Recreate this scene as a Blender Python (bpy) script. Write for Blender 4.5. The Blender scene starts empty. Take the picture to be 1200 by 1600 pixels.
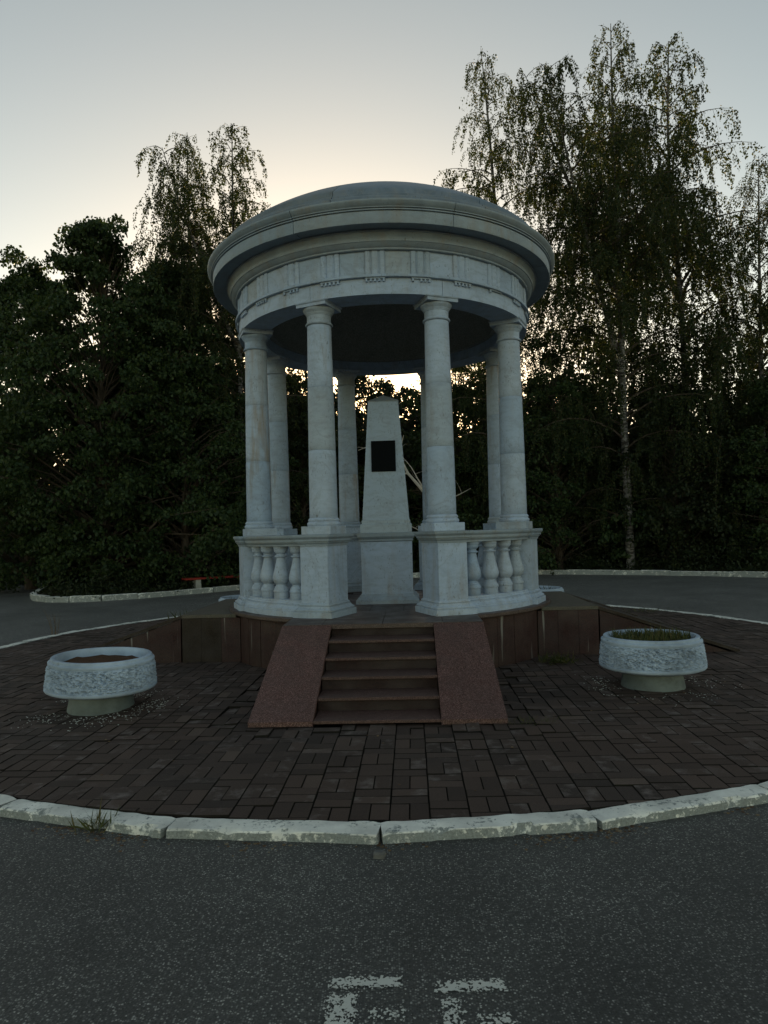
import bpy, math, random
import numpy as np
from mathutils import Vector, Matrix, noise

random.seed(7)
rng = np.random.default_rng(11)
R = math.radians
PI = math.pi
scene = bpy.context.scene
COL = scene.collection

# ------------------------------------------------------------------ camera
cam_data = bpy.data.cameras.new('camera')
cam = bpy.data.objects.new('camera', cam_data)
COL.objects.link(cam)
cam_data.sensor_fit = 'VERTICAL'
cam_data.sensor_height = 24.0
cam_data.lens = 24.0 * 1067 / 1600
cam_data.clip_start = 0.05
cam_data.clip_end = 3000
cam.matrix_world = (Matrix.Translation((0, -9.8, 1.6)) @ Matrix.Rotation(R(0.295), 4, 'Z')
                    @ Matrix.Rotation(PI / 2 + R(1.72), 4, 'X') @ Matrix.Rotation(R(-1.55), 4, 'Z'))
scene.camera = cam

# ------------------------------------------------------------------ dusk sky and low sun
SUN_EL, SUN_AZ = R(4.6), R(-4.0)          # azimuth from +Y, positive to +X
world = bpy.data.worlds.new('World')
scene.world = world
world.use_nodes = True
wn, wl = world.node_tree.nodes, world.node_tree.links
wn.clear()
sky = wn.new('ShaderNodeTexSky')
sky.sky_type = 'NISHITA'
sky.sun_disc = False
sky.sun_elevation = SUN_EL
sky.sun_rotation = SUN_AZ
sky.air_density = 0.62
sky.dust_density = 0.45
sky.ozone_density = 0.15
bg = wn.new('ShaderNodeBackground')
bg.inputs['Strength'].default_value = 0.12
wo = wn.new('ShaderNodeOutputWorld')
wb = wn.new('ShaderNodeMix'); wb.data_type = 'RGBA'; wb.blend_type = 'MULTIPLY'
wb.inputs[0].default_value = 1.0
wb.inputs[7].default_value = (1.19, 1.042, 0.835, 1)
wl.new(sky.outputs[0], wb.inputs[6])
wl.new(wb.outputs[2], bg.inputs['Color'])
wl.new(bg.outputs[0], wo.inputs['Surface'])

sun_data = bpy.data.lights.new('sun', 'SUN')
sun_data.energy = 2.0
sun_data.angle = R(0.6)
sun_data.color = (1.0, 0.80, 0.50)
sun = bpy.data.objects.new('sun', sun_data)
COL.objects.link(sun)
sd = Vector((math.sin(SUN_AZ) * math.cos(SUN_EL), math.cos(SUN_AZ) * math.cos(SUN_EL), math.sin(SUN_EL)))
sun.rotation_euler = sd.to_track_quat('Z', 'Y').to_euler()

vs = scene.view_settings
vs.view_transform = 'Standard'
vs.look = 'None'
vs.exposure = 1.46
vs.gamma = 1.0
vs.use_curve_mapping = False
scene.cycles.max_bounces = 6
scene.cycles.diffuse_bounces = 3
scene.cycles.glossy_bounces = 2
scene.cycles.transmission_bounces = 4
scene.cycles.transparent_max_bounces = 6
scene.cycles.use_denoising = True

BROT = R(-1.95)                            # the rotunda's axis against the line of sight

# ------------------------------------------------------------------ node helpers
class NT:
    def __init__(self, name):
        self.m = bpy.data.materials.new(name)
        self.m.use_nodes = True
        self.t = self.m.node_tree
        self.t.nodes.clear()
        self.out = self.n('ShaderNodeOutputMaterial')
    def n(self, typ, **kw):
        nd = self.t.nodes.new(typ)
        for k, v in kw.items():
            if hasattr(nd, k):
                setattr(nd, k, v)
            else:
                nd.inputs[k.replace('_', ' ')].default_value = v
        return nd
    def l(self, a, b):
        self.t.links.new(a, b)
    def pos(self, scale=(1, 1, 1), obj=False):
        if obj:
            src = self.n('ShaderNodeTexCoord').outputs['Object']
        else:
            src = self.n('ShaderNodeNewGeometry').outputs['Position']
        mp = self.n('ShaderNodeMapping')
        mp.inputs['Scale'].default_value = scale
        self.l(src, mp.inputs['Vector'])
        return mp.outputs[0]
    def noise(self, vec, scale, detail=4, rough=0.55, dist=0.0):
        nd = self.n('ShaderNodeTexNoise')
        nd.inputs['Scale'].default_value = scale
        nd.inputs['Detail'].default_value = detail
        nd.inputs['Roughness'].default_value = rough
        nd.inputs['Distortion'].default_value = dist
        self.l(vec, nd.inputs['Vector'])
        return nd.outputs['Fac']
    def voro(self, vec, scale, feature='F1', out='Distance'):
        nd = self.n('ShaderNodeTexVoronoi')
        nd.feature = feature
        nd.inputs['Scale'].default_value = scale
        self.l(vec, nd.inputs['Vector'])
        return nd.outputs[out]
    def ramp(self, fac, stops, interp='LINEAR'):
        nd = self.n('ShaderNodeValToRGB')
        cr = nd.color_ramp
        cr.interpolation = interp
        while len(cr.elements) < len(stops):
            cr.elements.new(0.5)
        for e, (p, c) in zip(cr.elements, stops):
            e.position = p
            e.color = (c, c, c, 1) if isinstance(c, (int, float)) else (*c, 1)
        self.l(fac, nd.inputs['Fac'])
        return nd.outputs['Color']
    def mix(self, fac, a, b, mode='MIX'):
        nd = self.n('ShaderNodeMix')
        nd.data_type = 'RGBA'
        nd.blend_type = mode
        for i, v in ((0, fac), (6, a), (7, b)):
            s = nd.inputs[i]
            if isinstance(v, (int, float)):
                s.default_value = v if i == 0 else (v, v, v, 1)
            elif isinstance(v, tuple):
                s.default_value = (*v, 1)
            else:
                self.l(v, s)
        return nd.outputs[2]
    def math(self, op, a, b=0.5):
        nd = self.n('ShaderNodeMath')
        nd.operation = op
        for s, v in ((nd.inputs[0], a), (nd.inputs[1], b)):
            if isinstance(v, (int, float)):
                s.default_value = v
            else:
                self.l(v, s)
        return nd.outputs[0]
    def bump(self, h, strength=0.3, dist=0.01):
        nd = self.n('ShaderNodeBump')
        nd.inputs['Strength'].default_value = strength
        nd.inputs['Distance'].default_value = dist
        self.l(h, nd.inputs['Height'])
        return nd.outputs[0]
    def rnd(self):
        return self.n('ShaderNodeObjectInfo').outputs['Random']
    def island(self):
        return self.n('ShaderNodeNewGeometry').outputs['Random Per Island']
    def bsdf(self, color, rough=0.6, normal=None, spec=0.4):
        b = self.n('ShaderNodeBsdfPrincipled')
        b.inputs['Specular IOR Level'].default_value = spec
        if isinstance(color, tuple):
            b.inputs['Base Color'].default_value = (*color, 1)
        else:
            self.l(color, b.inputs['Base Color'])
        if isinstance(rough, (int, float)):
            b.inputs['Roughness'].default_value = rough
        else:
            self.l(rough, b.inputs['Roughness'])
        if normal is not None:
            self.l(normal, b.inputs['Normal'])
        self.l(b.outputs[0], self.out.inputs['Surface'])
        return b

MAT = {}
def marble(name, light, dark, stain=0.35, gate=False):
    t = NT(name)
    p = t.pos()
    r = t.rnd()
    off = t.n('ShaderNodeVectorMath', operation='ADD')
    t.l(p, off.inputs[0])
    sc = t.n('ShaderNodeCombineXYZ')
    t.l(t.math('MULTIPLY', r, 13.0), sc.inputs[0]); t.l(t.math('MULTIPLY', r, 7.0), sc.inputs[2])
    t.l(sc.outputs[0], off.inputs[1])
    v = off.outputs[0]
    cloud = t.noise(v, 3.2, 6, 0.6, 0.6)
    c = t.mix(t.ramp(cloud, [(0.3, 0.0), (0.72, 1.0)]), dark, light)
    vein = t.noise(v, 1.5, 6, 0.6, 0.9)
    vm = t.ramp(t.math('ABSOLUTE', t.math('SUBTRACT', vein, 0.5)), [(0.0, 0.75), (0.022, 0.0)])
    c = t.mix(t.math('MULTIPLY', vm, 0.45), c, (0.22, 0.25, 0.28))
    mpv = t.n('ShaderNodeMapping'); mpv.inputs['Rotation'].default_value = (0.5, 0.4, 0.0); mpv.inputs['Scale'].default_value = (1.0, 1.0, 0.38)
    t.l(v, mpv.inputs['Vector'])
    pits = t.ramp(t.noise(mpv.outputs[0], 58, 2, 0.6, 0.3), [(0.62, 0.0), (0.69, 1.0)])
    patch = t.ramp(t.noise(v, 4, 3), [(0.40, 0.15), (0.62, 1.0)])
    c = t.mix(t.math('MULTIPLY', t.math('MULTIPLY', pits, patch), 0.75), c, (0.11, 0.11, 0.10))
    st = t.noise(t.pos((7, 7, 0.9)), 1.0, 5, 0.6)
    sm = t.ramp(st, [(0.52, 0.0), (0.70, 1.0)])
    sf = t.math('MULTIPLY', sm, stain)
    if gate:
        sf = t.math('MULTIPLY', sf, t.ramp(t.math('FRACT', t.math('MULTIPLY', r, 5.7)), [(0.35, 0.15), (0.75, 1.0)]))
    c = t.mix(sf, c, (0.25, 0.205, 0.14))
    grime = t.ramp(t.noise(t.pos((3, 3, 9)), 2.0, 6, 0.7), [(0.46, 0.0), (0.74, 1.0)])
    c = t.mix(t.math('MULTIPLY', grime, 0.35), c, (0.17, 0.18, 0.17))
    tint = t.ramp(r, [(0.0, (0.90, 0.84, 0.74)), (0.3, (0.84, 0.88, 0.90)), (0.6, (1.0, 0.96, 0.90)), (1.0, (1.0, 1.0, 1.0))])
    c = t.mix(1.0, c, tint, 'MULTIPLY')
    nrm = t.bump(t.noise(v, 45, 5, 0.65), 0.22, 0.006)
    t.bsdf(c, t.ramp(cloud, [(0.3, 0.42), (0.7, 0.62)]), nrm, 0.35)
    return t.m
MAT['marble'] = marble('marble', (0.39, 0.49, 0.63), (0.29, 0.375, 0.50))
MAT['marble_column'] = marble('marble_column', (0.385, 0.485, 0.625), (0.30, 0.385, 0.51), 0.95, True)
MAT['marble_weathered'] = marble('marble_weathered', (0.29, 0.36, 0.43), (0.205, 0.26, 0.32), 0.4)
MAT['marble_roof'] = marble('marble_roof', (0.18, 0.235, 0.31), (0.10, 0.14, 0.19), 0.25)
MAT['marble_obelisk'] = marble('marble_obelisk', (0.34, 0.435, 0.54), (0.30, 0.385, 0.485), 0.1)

def granite(name, a, b, c3, rough=0.38, drip=False):
    t = NT(name)
    p = t.pos()
    cell = t.voro(p, 190, out='Color')
    sep = t.n('ShaderNodeSeparateColor'); t.l(cell, sep.inputs[0])
    c = t.ramp(sep.outputs[0], [(0.0, a), (0.42, b), (0.62, b), (0.85, c3)])
    big = t.noise(p, 4, 5)
    c = t.mix(t.ramp(big, [(0.3, 0.35), (0.7, 0.0)]), c, (0.05, 0.04, 0.035))
    if drip:
        dn = t.noise(t.pos((13, 13, 0.7)), 1.0, 3, 0.5)
        c = t.mix(t.ramp(dn, [(0.66, 0.0), (0.72, 0.55)]), c, (0.34, 0.34, 0.31))
    r = t.rnd()
    c = t.mix(1.0, c, t.ramp(r, [(0, (0.72, 0.72, 0.72)), (1, (1.0, 1.0, 1.0))]), 'MULTIPLY')
    t.bsdf(c, t.ramp(big, [(0.3, rough), (0.7, rough + 0.3)]), t.bump(sep.outputs[1], 0.08, 0.002), 0.4)
    return t.m
MAT['granite_pink'] = granite('granite_pink', (0.030, 0.012, 0.010), (0.095, 0.040, 0.033), (0.24, 0.14, 0.125))
MAT['granite_red'] = granite('granite_red', (0.008, 0.003, 0.0025), (0.028, 0.008, 0.006), (0.06, 0.021, 0.016), 0.5, True)
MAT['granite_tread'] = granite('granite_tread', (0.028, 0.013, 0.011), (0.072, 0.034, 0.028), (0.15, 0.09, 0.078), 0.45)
MAT['granite_riser_shade'] = granite('granite_riser_shade', (0.006, 0.003, 0.002), (0.016, 0.006, 0.005), (0.03, 0.012, 0.01), 0.6)  # near-black colour: the shade under the tread nosings is painted in
MAT['granite_brown'] = granite('granite_brown', (0.012, 0.008, 0.005), (0.024, 0.016, 0.009), (0.042, 0.030, 0.018), 0.68)
MAT['granite_grey'] = granite('granite_grey', (0.028, 0.018, 0.015), (0.066, 0.042, 0.036), (0.13, 0.095, 0.085), 0.34)

def mossy():
    t = NT('mossy_slab')
    p = t.pos()
    n = t.noise(p, 5, 6, 0.6)
    c = t.ramp(n, [(0.3, (0.06, 0.048, 0.03)), (0.55, (0.08, 0.065, 0.034)), (0.7, (0.045, 0.05, 0.02))])
    f = t.noise(p, 120, 3)
    c = t.mix(0.4, c, t.ramp(f, [(0.3, 0.03), (0.7, 0.2)]))
    t.bsdf(c, 0.8, t.bump(f, 0.3, 0.004), 0.2)
    return t.m
MAT['mossy'] = mossy()

def asphalt(name='asphalt', gain=1.0):
    t = NT(name)
    p = t.pos()
    cell = t.voro(p, 108, out='Color')
    sep = t.n('ShaderNodeSeparateColor'); t.l(cell, sep.inputs[0])
    d = t.voro(p, 108)
    st = t.ramp(sep.outputs[0], [(0.0, (0.008, 0.008, 0.007)), (0.3, (0.034, 0.034, 0.031)), (0.6, (0.085, 0.085, 0.077)), (0.82, (0.21, 0.21, 0.19)), (0.95, (0.34, 0.335, 0.305)), (1.0, (0.52, 0.51, 0.46))])
    c = t.mix(t.ramp(d, [(0.30, 0.0), (0.60, 1.0)]), st, (0.040, 0.040, 0.037))
    fine = t.noise(p, 420, 2)
    c = t.mix(0.22, c, t.ramp(fine, [(0.35, (0.016, 0.016, 0.015)), (0.7, (0.13, 0.13, 0.12))]))
    blot = t.noise(p, 0.9, 6, 0.6)
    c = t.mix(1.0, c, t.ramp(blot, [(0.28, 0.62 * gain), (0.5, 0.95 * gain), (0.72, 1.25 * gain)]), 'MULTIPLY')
    wv = t.n('ShaderNodeVectorMath', operation='ADD'); t.l(p, wv.inputs[0])
    wn_ = t.n('ShaderNodeTexNoise'); wn_.inputs['Scale'].default_value = 2.2; wn_.inputs['Detail'].default_value = 5
    t.l(p, wn_.inputs['Vector']); t.l(wn_.outputs['Color'], wv.inputs[1])
    crack = t.ramp(t.voro(wv.outputs[0], 0.33, 'DISTANCE_TO_EDGE'), [(0.0, 1.0), (0.006, 0.0)])
    cm_ = t.ramp(t.noise(p, 0.35, 2), [(0.5, 0.0), (0.6, 0.7)])
    c = t.mix(t.math('MULTIPLY', crack, cm_), c, (0.012, 0.012, 0.011))
    h = t.math('ADD', t.math('MULTIPLY', d, -1.0), t.math('MULTIPLY', fine, 0.6))
    t.bsdf(c, 0.68, t.bump(h, 0.4, 0.004), 0.5)
    return t.m
MAT['asphalt'] = asphalt()
MAT['asphalt_pale'] = asphalt('asphalt_pale', 1.7)  # same asphalt at a higher gain, paler all over

def brick_mat():
    t = NT('paver')
    p = t.pos()
    r = t.math('FRACT', t.math('ADD', t.math('MULTIPLY', t.rnd(), 7.31), t.math('MULTIPLY', t.island(), 5.77)))
    c = t.ramp(r, [(0, (0.038, 0.030, 0.025)), (0.4, (0.062, 0.048, 0.040)), (0.75, (0.080, 0.060, 0.049)), (0.93, (0.105, 0.078, 0.063)), (1.0, (0.14, 0.112, 0.09))])
    zone = t.noise(p, 0.55, 4)
    c = t.mix(t.ramp(zone, [(0.36, 0.0), (0.68, 0.75)]), c, (0.088, 0.058, 0.044))
    sp = t.noise(p, 9, 4, 0.6)
    worn = t.math('MULTIPLY', t.ramp(sp, [(0.48, 0.0), (0.72, 1.0)]), t.ramp(t.math('FRACT', t.math('MULTIPLY', r, 9.3)), [(0.55, 0.0), (0.85, 1.0)]))
    c = t.mix(worn, c, (0.20, 0.18, 0.165))
    g = t.noise(p, 160, 3, 0.7)
    c = t.mix(1.0, c, t.ramp(g, [(0.3, (0.48, 0.44, 0.44)), (0.7, (1.02, 0.94, 0.93))]), 'MULTIPLY')
    t.bsdf(c, 0.82, t.bump(g, 0.35, 0.004), 0.3)
    return t.m
MAT['paver'] = brick_mat()

def soil(name, cols, sc=6, rough=0.95):
    t = NT(name)
    p = t.pos()
    n = t.noise(p, sc, 8, 0.65)
    f = t.noise(p, sc * 18, 4, 0.7)
    c = t.ramp(n, [(0.3, cols[0]), (0.5, cols[1]), (0.7, cols[2])])
    c = t.mix(1.0, c, t.ramp(f, [(0.3, 0.6), (0.7, 1.3)]), 'MULTIPLY')
    t.bsdf(c, rough, t.bump(f, 0.6, 0.02), 0.15)
    return t.m
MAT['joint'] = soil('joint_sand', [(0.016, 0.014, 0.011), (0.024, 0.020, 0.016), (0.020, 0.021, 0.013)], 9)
MAT['soil'] = soil('soil', [(0.03, 0.022, 0.016), (0.045, 0.032, 0.022), (0.03, 0.034, 0.018)], 2)
MAT['planter_soil'] = soil('planter_soil', [(0.06, 0.032, 0.018), (0.10, 0.052, 0.028), (0.07, 0.045, 0.028)], 8)

def paint_flaking(name, paint, under, lo, hi, sc=10, bump=0.3, wear=0.0):
    t = NT(name)
    p = t.pos()
    n = t.math('ADD', t.math('MULTIPLY', t.noise(p, sc, 8, 0.72, 0.3), 0.6), t.math('MULTIPLY', t.noise(p, sc * 0.22, 3), 0.4))
    if wear:
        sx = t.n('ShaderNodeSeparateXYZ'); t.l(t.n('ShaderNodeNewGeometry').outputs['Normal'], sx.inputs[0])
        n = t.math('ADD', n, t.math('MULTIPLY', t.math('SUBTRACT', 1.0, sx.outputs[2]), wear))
    m = t.ramp(n, [(lo, 0.0), (hi, 1.0)])
    f = t.noise(p, 90, 4, 0.7)
    u = t.mix(1.0, under, t.ramp(f, [(0.3, 0.6), (0.7, 1.2)]), 'MULTIPLY')
    dirt = t.ramp(t.noise(p, 3.1, 6, 0.65), [(0.35, 0.62), (0.7, 1.05)])
    pc = t.mix(1.0, paint, dirt, 'MULTIPLY')
    c = t.mix(m, pc, u)
    t.bsdf(c, 0.75, t.bump(t.math('SUBTRACT', t.math('MULTIPLY', f, 0.5), m), bump, 0.004), 0.3)
    return t.m
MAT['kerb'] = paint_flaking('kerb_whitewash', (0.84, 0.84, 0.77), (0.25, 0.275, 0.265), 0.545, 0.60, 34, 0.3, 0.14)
MAT['planter'] = paint_flaking('planter_whitewash', (0.39, 0.485, 0.60), (0.20, 0.23, 0.23), 0.58, 0.68, 12, 0.15)
MAT['concrete_green_shade'] = paint_flaking('concrete_green_shade', (0.17, 0.205, 0.20), (0.10, 0.115, 0.11), 0.5, 0.65, 8)  # greenish concrete, its colour darkened further for the shade below the bowl
MAT['concrete'] = paint_flaking('concrete', (0.30, 0.31, 0.29), (0.2, 0.2, 0.19), 0.5, 0.65, 8)
MAT['bench_red'] = paint_flaking('bench_red', (0.24, 0.022, 0.014), (0.10, 0.03, 0.02), 0.62, 0.72, 5)

def road_paint():
    t = NT('worn_road_paint')
    p = t.pos()
    cell = t.voro(p, 108, out='Color')
    sep = t.n('ShaderNodeSeparateColor'); t.l(cell, sep.inputs[0])
    edge = t.n('ShaderNodeAttribute'); edge.attribute_name = 'fade'
    n = t.noise(p, 55, 5, 0.75)
    v = t.math('ADD', t.math('MULTIPLY', n, 1.05), t.math('MULTIPLY', sep.outputs[0], 0.55))
    v = t.math('ADD', v, t.math('MULTIPLY', edge.outputs['Fac'], 0.95))
    m = t.ramp(v, [(0.0, 0.0), (1.0, 1.0)])
    m2 = t.math('GREATER_THAN', v, 1.42)
    d = t.n('ShaderNodeBsdfDiffuse'); d.inputs[0].default_value = (0.55, 0.55, 0.50, 1)
    tr = t.n('ShaderNodeBsdfTransparent')
    mx = t.n('ShaderNodeMixShader')
    t.l(m2, mx.inputs[0]); t.l(tr.outputs[0], mx.inputs[1]); t.l(d.outputs[0], mx.inputs[2])
    t.l(mx.outputs[0], t.out.inputs['Surface'])
    return t.m
MAT['road_paint'] = road_paint()

def leaf_mat(name, cols, transl=0.45):
    t = NT(name)
    r = t.island()
    c = t.ramp(r, [(i / (len(cols) - 1), k) for i, k in enumerate(cols)])
    d = t.n('ShaderNodeBsdfPrincipled')
    d.inputs['Roughness'].default_value = 0.55
    d.inputs['Specular IOR Level'].default_value = 0.25
    t.l(c, d.inputs['Base Color'])
    tl = t.n('ShaderNodeBsdfTranslucent')
    t.l(t.mix(1.0, c, (1.35, 1.2, 0.5), 'MULTIPLY'), tl.inputs[0])
    mx = t.n('ShaderNodeMixShader')
    mx.inputs[0].default_value = transl
    t.l(d.outputs[0], mx.inputs[1]); t.l(tl.outputs[0], mx.inputs[2])
    t.l(mx.outputs[0], t.out.inputs['Surface'])
    return t.m
MAT['leaf_birch'] = leaf_mat('leaf_birch', [(0.0170, 0.0306, 0.0119), (0.0238, 0.0391, 0.0145), (0.0340, 0.0510, 0.0170), (0.0578, 0.0629, 0.0204)])
MAT['leaf_linden'] = leaf_mat('leaf_linden', [(0.0153, 0.0323, 0.0119), (0.0238, 0.0459, 0.0153), (0.0357, 0.0612, 0.0204), (0.0467, 0.0697, 0.0221)], 0.35)
MAT['leaf_wood'] = leaf_mat('leaf_wood', [(0.0093, 0.0179, 0.0068), (0.0153, 0.0255, 0.0085), (0.0272, 0.0357, 0.0119)], 0.25)
MAT['grass'] = leaf_mat('grass_blade', [(0.04, 0.06, 0.018), (0.06, 0.075, 0.025), (0.10, 0.09, 0.04)], 0.3)
MAT['dry_leaf'] = leaf_mat('dry_leaf', [(0.06, 0.035, 0.02), (0.11, 0.06, 0.03), (0.16, 0.11, 0.06), (0.22, 0.19, 0.14)], 0.1)

def bark(name, white=True):
    t = NT(name)
    if white:
        n = t.noise(t.pos((5, 5, 16)), 1.0, 6, 0.7)
        c = t.ramp(n, [(0.42, (0.03, 0.027, 0.024)), (0.54, (0.17, 0.165, 0.155)), (0.75, (0.32, 0.31, 0.29))])
    else:
        n = t.noise(t.pos((9, 9, 2)), 1.0, 7, 0.7)
        c = t.ramp(n, [(0.3, (0.03, 0.024, 0.018)), (0.7, (0.10, 0.08, 0.06))])
    t.bsdf(c, 0.85, t.bump(n, 0.6, 0.02), 0.2)
    return t.m
MAT['bark_birch'] = bark('bark_birch')
MAT['bark_dark'] = bark('bark_dark', False)
MAT['dead_wood'] = soil('dead_wood', [(0.36, 0.34, 0.30), (0.5, 0.47, 0.42), (0.42, 0.39, 0.34)], 12, 0.8)
def simple(name, col, rough=0.5, spec=0.3):
    t = NT(name)
    n = t.noise(t.pos(), 40, 4)
    t.bsdf(t.mix(1.0, col, t.ramp(n, [(0.3, 0.8), (0.7, 1.15)]), 'MULTIPLY'), rough, t.bump(n, 0.1, 0.002), spec)
    return t.m
MAT['plaque'] = simple('plaque_black', (0.0045, 0.006, 0.007), 0.55, 0.03)
MAT['flake'] = simple('paint_flake', (0.5, 0.52, 0.5), 0.8)
MAT['pebble'] = simple('pebble', (0.11, 0.11, 0.105), 0.85)

# ------------------------------------------------------------------ mesh helpers
def link(name, data, parent=None, M=None):
    o = bpy.data.objects.new(name, data)
    COL.objects.link(o)
    if parent is not None:
        o.parent = parent
    if M is not None:
        o.matrix_local = M
    return o
def tag(o, label=None, cat=None, group=None, kind=None):
    if label: o['label'] = label
    if cat: o['category'] = cat
    if group: o['group'] = group
    if kind: o['kind'] = kind
    return o
def empty(name, loc=(0, 0, 0), rz=0.0, parent=None):
    return link(name, None, parent, Matrix.Translation(loc) @ Matrix.Rotation(rz, 4, 'Z'))
def RZ(a):
    return Matrix.Rotation(a, 4, 'Z')
def T(x, y, z):
    return Matrix.Translation((x, y, z))

class MB:
    def __init__(self):
        self.v, self.f = [], []
    def add(self, vs, fs):
        o = len(self.v)
        self.v += [tuple(p) for p in vs]
        self.f += [tuple(i + o for i in f) for f in fs]
        return self
    def box(self, x0, x1, y0, y1, z0, z1, c=0.0):
        if c <= 0:
            vs = [(x, y, z) for z in (z0, z1) for x, y in ((x0, y0), (x1, y0), (x1, y1), (x0, y1))]
            return self.add(vs, [(3, 2, 1, 0), (4, 5, 6, 7), (0, 1, 5, 4), (1, 2, 6, 5), (2, 3, 7, 6), (3, 0, 4, 7)])
        rings = [(z0, 0.0 + c), (z0 + c, 0.0), (z1 - c, 0.0), (z1, c)]
        vs = []
        for z, i in rings:
            vs += [(x0 + i, y0 + i, z), (x1 - i, y0 + i, z), (x1 - i, y1 - i, z), (x0 + i, y1 - i, z)]
        fs = [(3, 2, 1, 0), (12, 13, 14, 15)]
        for k in range(3):
            for j in range(4):
                a = k * 4 + j; b = k * 4 + (j + 1) % 4
                fs.append((a, b, b + 4, a + 4))
        return self.add(vs, fs)
    def frustum(self, rects):
        """stack of rectangles (hx, hy, z)"""
        vs, fs = [], []
        for hx, hy, z in rects:
            vs += [(-hx, -hy, z), (hx, -hy, z), (hx, hy, z), (-hx, hy, z)]
        n = len(rects)
        for k in range(n - 1):
            for j in range(4):
                a = k * 4 + j; b = k * 4 + (j + 1) % 4
                fs.append((a, b, b + 4, a + 4))
        fs.append((3, 2, 1, 0)); e = (n - 1) * 4
        fs.append((e, e + 1, e + 2, e + 3))
        return self.add(vs, fs)
    def prism(self, poly, z0, z1, c=0.0):
        """extrude a convex ccw 2-D polygon, with an inset chamfered top"""
        n = len(poly)
        cx = sum(p[0] for p in poly) / n; cy = sum(p[1] for p in poly) / n
        def ins(k):
            out = []
            for x, y in poly:
                d = math.hypot(x - cx, y - cy) or 1
                out.append((x - (x - cx) / d * k, y - (y - cy) / d * k))
            return out
        layers = [(poly, z0), (poly, z1)] if c <= 0 else [(poly, z0), (poly, z1 - c), (ins(c * 1.3), z1)]
        vs = [(x, y, z) for pl, z in layers for x, y in pl]
        fs = [tuple(range(n))[::-1], tuple(range((len(layers) - 1) * n, len(layers) * n))]
        for k in range(len(layers) - 1):
            for j in range(n):
                a = k * n + j; b = k * n + (j + 1) % n
                fs.append((a, b, b + n, a + n))
        return self.add(vs, fs)
    def lathe(self, prof, n=32, cap=True):
        vs = [(r * math.cos(2 * PI * j / n), r * math.sin(2 * PI * j / n), z) for r, z in prof for j in range(n)]
        fs = []
        for k in range(len(prof) - 1):
            for j in range(n):
                a = k * n + j; b = k * n + (j + 1) % n
                fs.append((a, b, b + n, a + n))
        if cap:
            fs.append(tuple(range(n))[::-1])
            fs.append(tuple(range((len(prof) - 1) * n, len(prof) * n)))
        return self.add(vs, fs)
    def arc(self, prof, a0, a1, n):
        """closed profile (r, z) swept round the z axis from a0 to a1, ends capped; angle 0 is -Y, positive to +X"""
        m = len(prof)
        vs = []
        for j in range(n + 1):
            a = a0 + (a1 - a0) * j / n
            s, c = math.sin(a), -math.cos(a)
            vs += [(r * s, r * c, z) for r, z in prof]
        fs = []
        for j in range(n):
            for k in range(m):
                a = j * m + k; b = j * m + (k + 1) % m
                fs.append((a, a + m, b + m, b))
        fs.append(tuple(range(m)))
        fs.append(tuple(range(n * m, n * m + m))[::-1])
        return self.add(vs, fs)
    def tube(self, pts, rads, n=6):
        vs, fs = [], []
        prev = None
        for i, p in enumerate(pts):
            p = Vector(p)
            d = (Vector(pts[min(i + 1, len(pts) - 1)]) - Vector(pts[max(i - 1, 0)]))
            d = d.normalized() if d.length > 1e-6 else Vector((0, 0, 1))
            u = d.orthogonal().normalized() if prev is None else (prev - d * prev.dot(d)).normalized()
            prev = u
            w = d.cross(u)
            for j in range(n):
                a = 2 * PI * j / n
                vs.append(p + (u * math.cos(a) + w * math.sin(a)) * rads[i])
        for i in range(len(pts) - 1):
            for j in range(n):
                a = i * n + j; b = i * n + (j + 1) % n
                fs.append((a, b, b + n, a + n))
        if n > 3:
            fs.append(tuple(range(n))[::-1]); e = (len(pts) - 1) * n
            fs.append(tuple(range(e, e + n)))
        return self.add(vs, fs)
    def mesh(self, name, mat, smooth=None, side=None):
        me = bpy.data.meshes.new(name)
        me.from_pydata(self.v, [], self.f)
        me.materials.append(MAT[mat])
        if side:
            me.materials.append(MAT[side])
            me.update()
            me.polygons.foreach_set('material_index', [0 if p.normal.z > 0.9 else 1 for p in me.polygons])
        me.update()
        if smooth is not None:
            me.shade_smooth()
            me.set_sharp_from_angle(angle=R(smooth))
        return me
    def build(self, name, mat, parent=None, M=None, smooth=None, side=None):
        return link(name, self.mesh(name, mat, smooth, side), parent, M)

def leaf_mesh(name, P, size, mat, droop=0.5, aspect=0.62, axis=None):
    """one small pointed leaf (quad) at every point"""
    P = np.asarray(P, np.float32); N = len(P)
    size = np.broadcast_to(np.asarray(size, np.float32), (N,)) * rng.uniform(0.65, 1.25, N).astype(np.float32)
    a = rng.normal(size=(N, 3)).astype(np.float32)
    a[:, 2] -= droop * 2.2
    if axis is not None:
        a = a * 0.45 + axis
    a /= np.linalg.norm(a, axis=1, keepdims=True)
    q = rng.normal(size=(N, 3)).astype(np.float32)
    b = np.cross(a, q); b /= np.linalg.norm(b, axis=1, keepdims=True) + 1e-9
    nn = np.cross(a, b)
    s = size[:, None]
    V = np.empty((N, 4, 3), np.float32)
    V[:, 0] = P
    V[:, 1] = P + a * s * 0.45 + b * s * aspect * 0.5 + nn * s * 0.08
    V[:, 2] = P + a * s
    V[:, 3] = P + a * s * 0.45 - b * s * aspect * 0.5 + nn * s * 0.08
    me = bpy.data.meshes.new(name)
    me.vertices.add(4 * N); me.vertices.foreach_set('co', V.ravel())
    me.loops.add(4 * N); me.loops.foreach_set('vertex_index', np.arange(4 * N, dtype=np.int32))
    me.polygons.add(N)
    me.polygons.foreach_set('loop_start', np.arange(0, 4 * N, 4, dtype=np.int32))
    me.polygons.foreach_set('loop_total', np.full(N, 4, np.int32))
    me.materials.append(MAT[mat])
    me.update(calc_edges=True)
    return me

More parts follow.
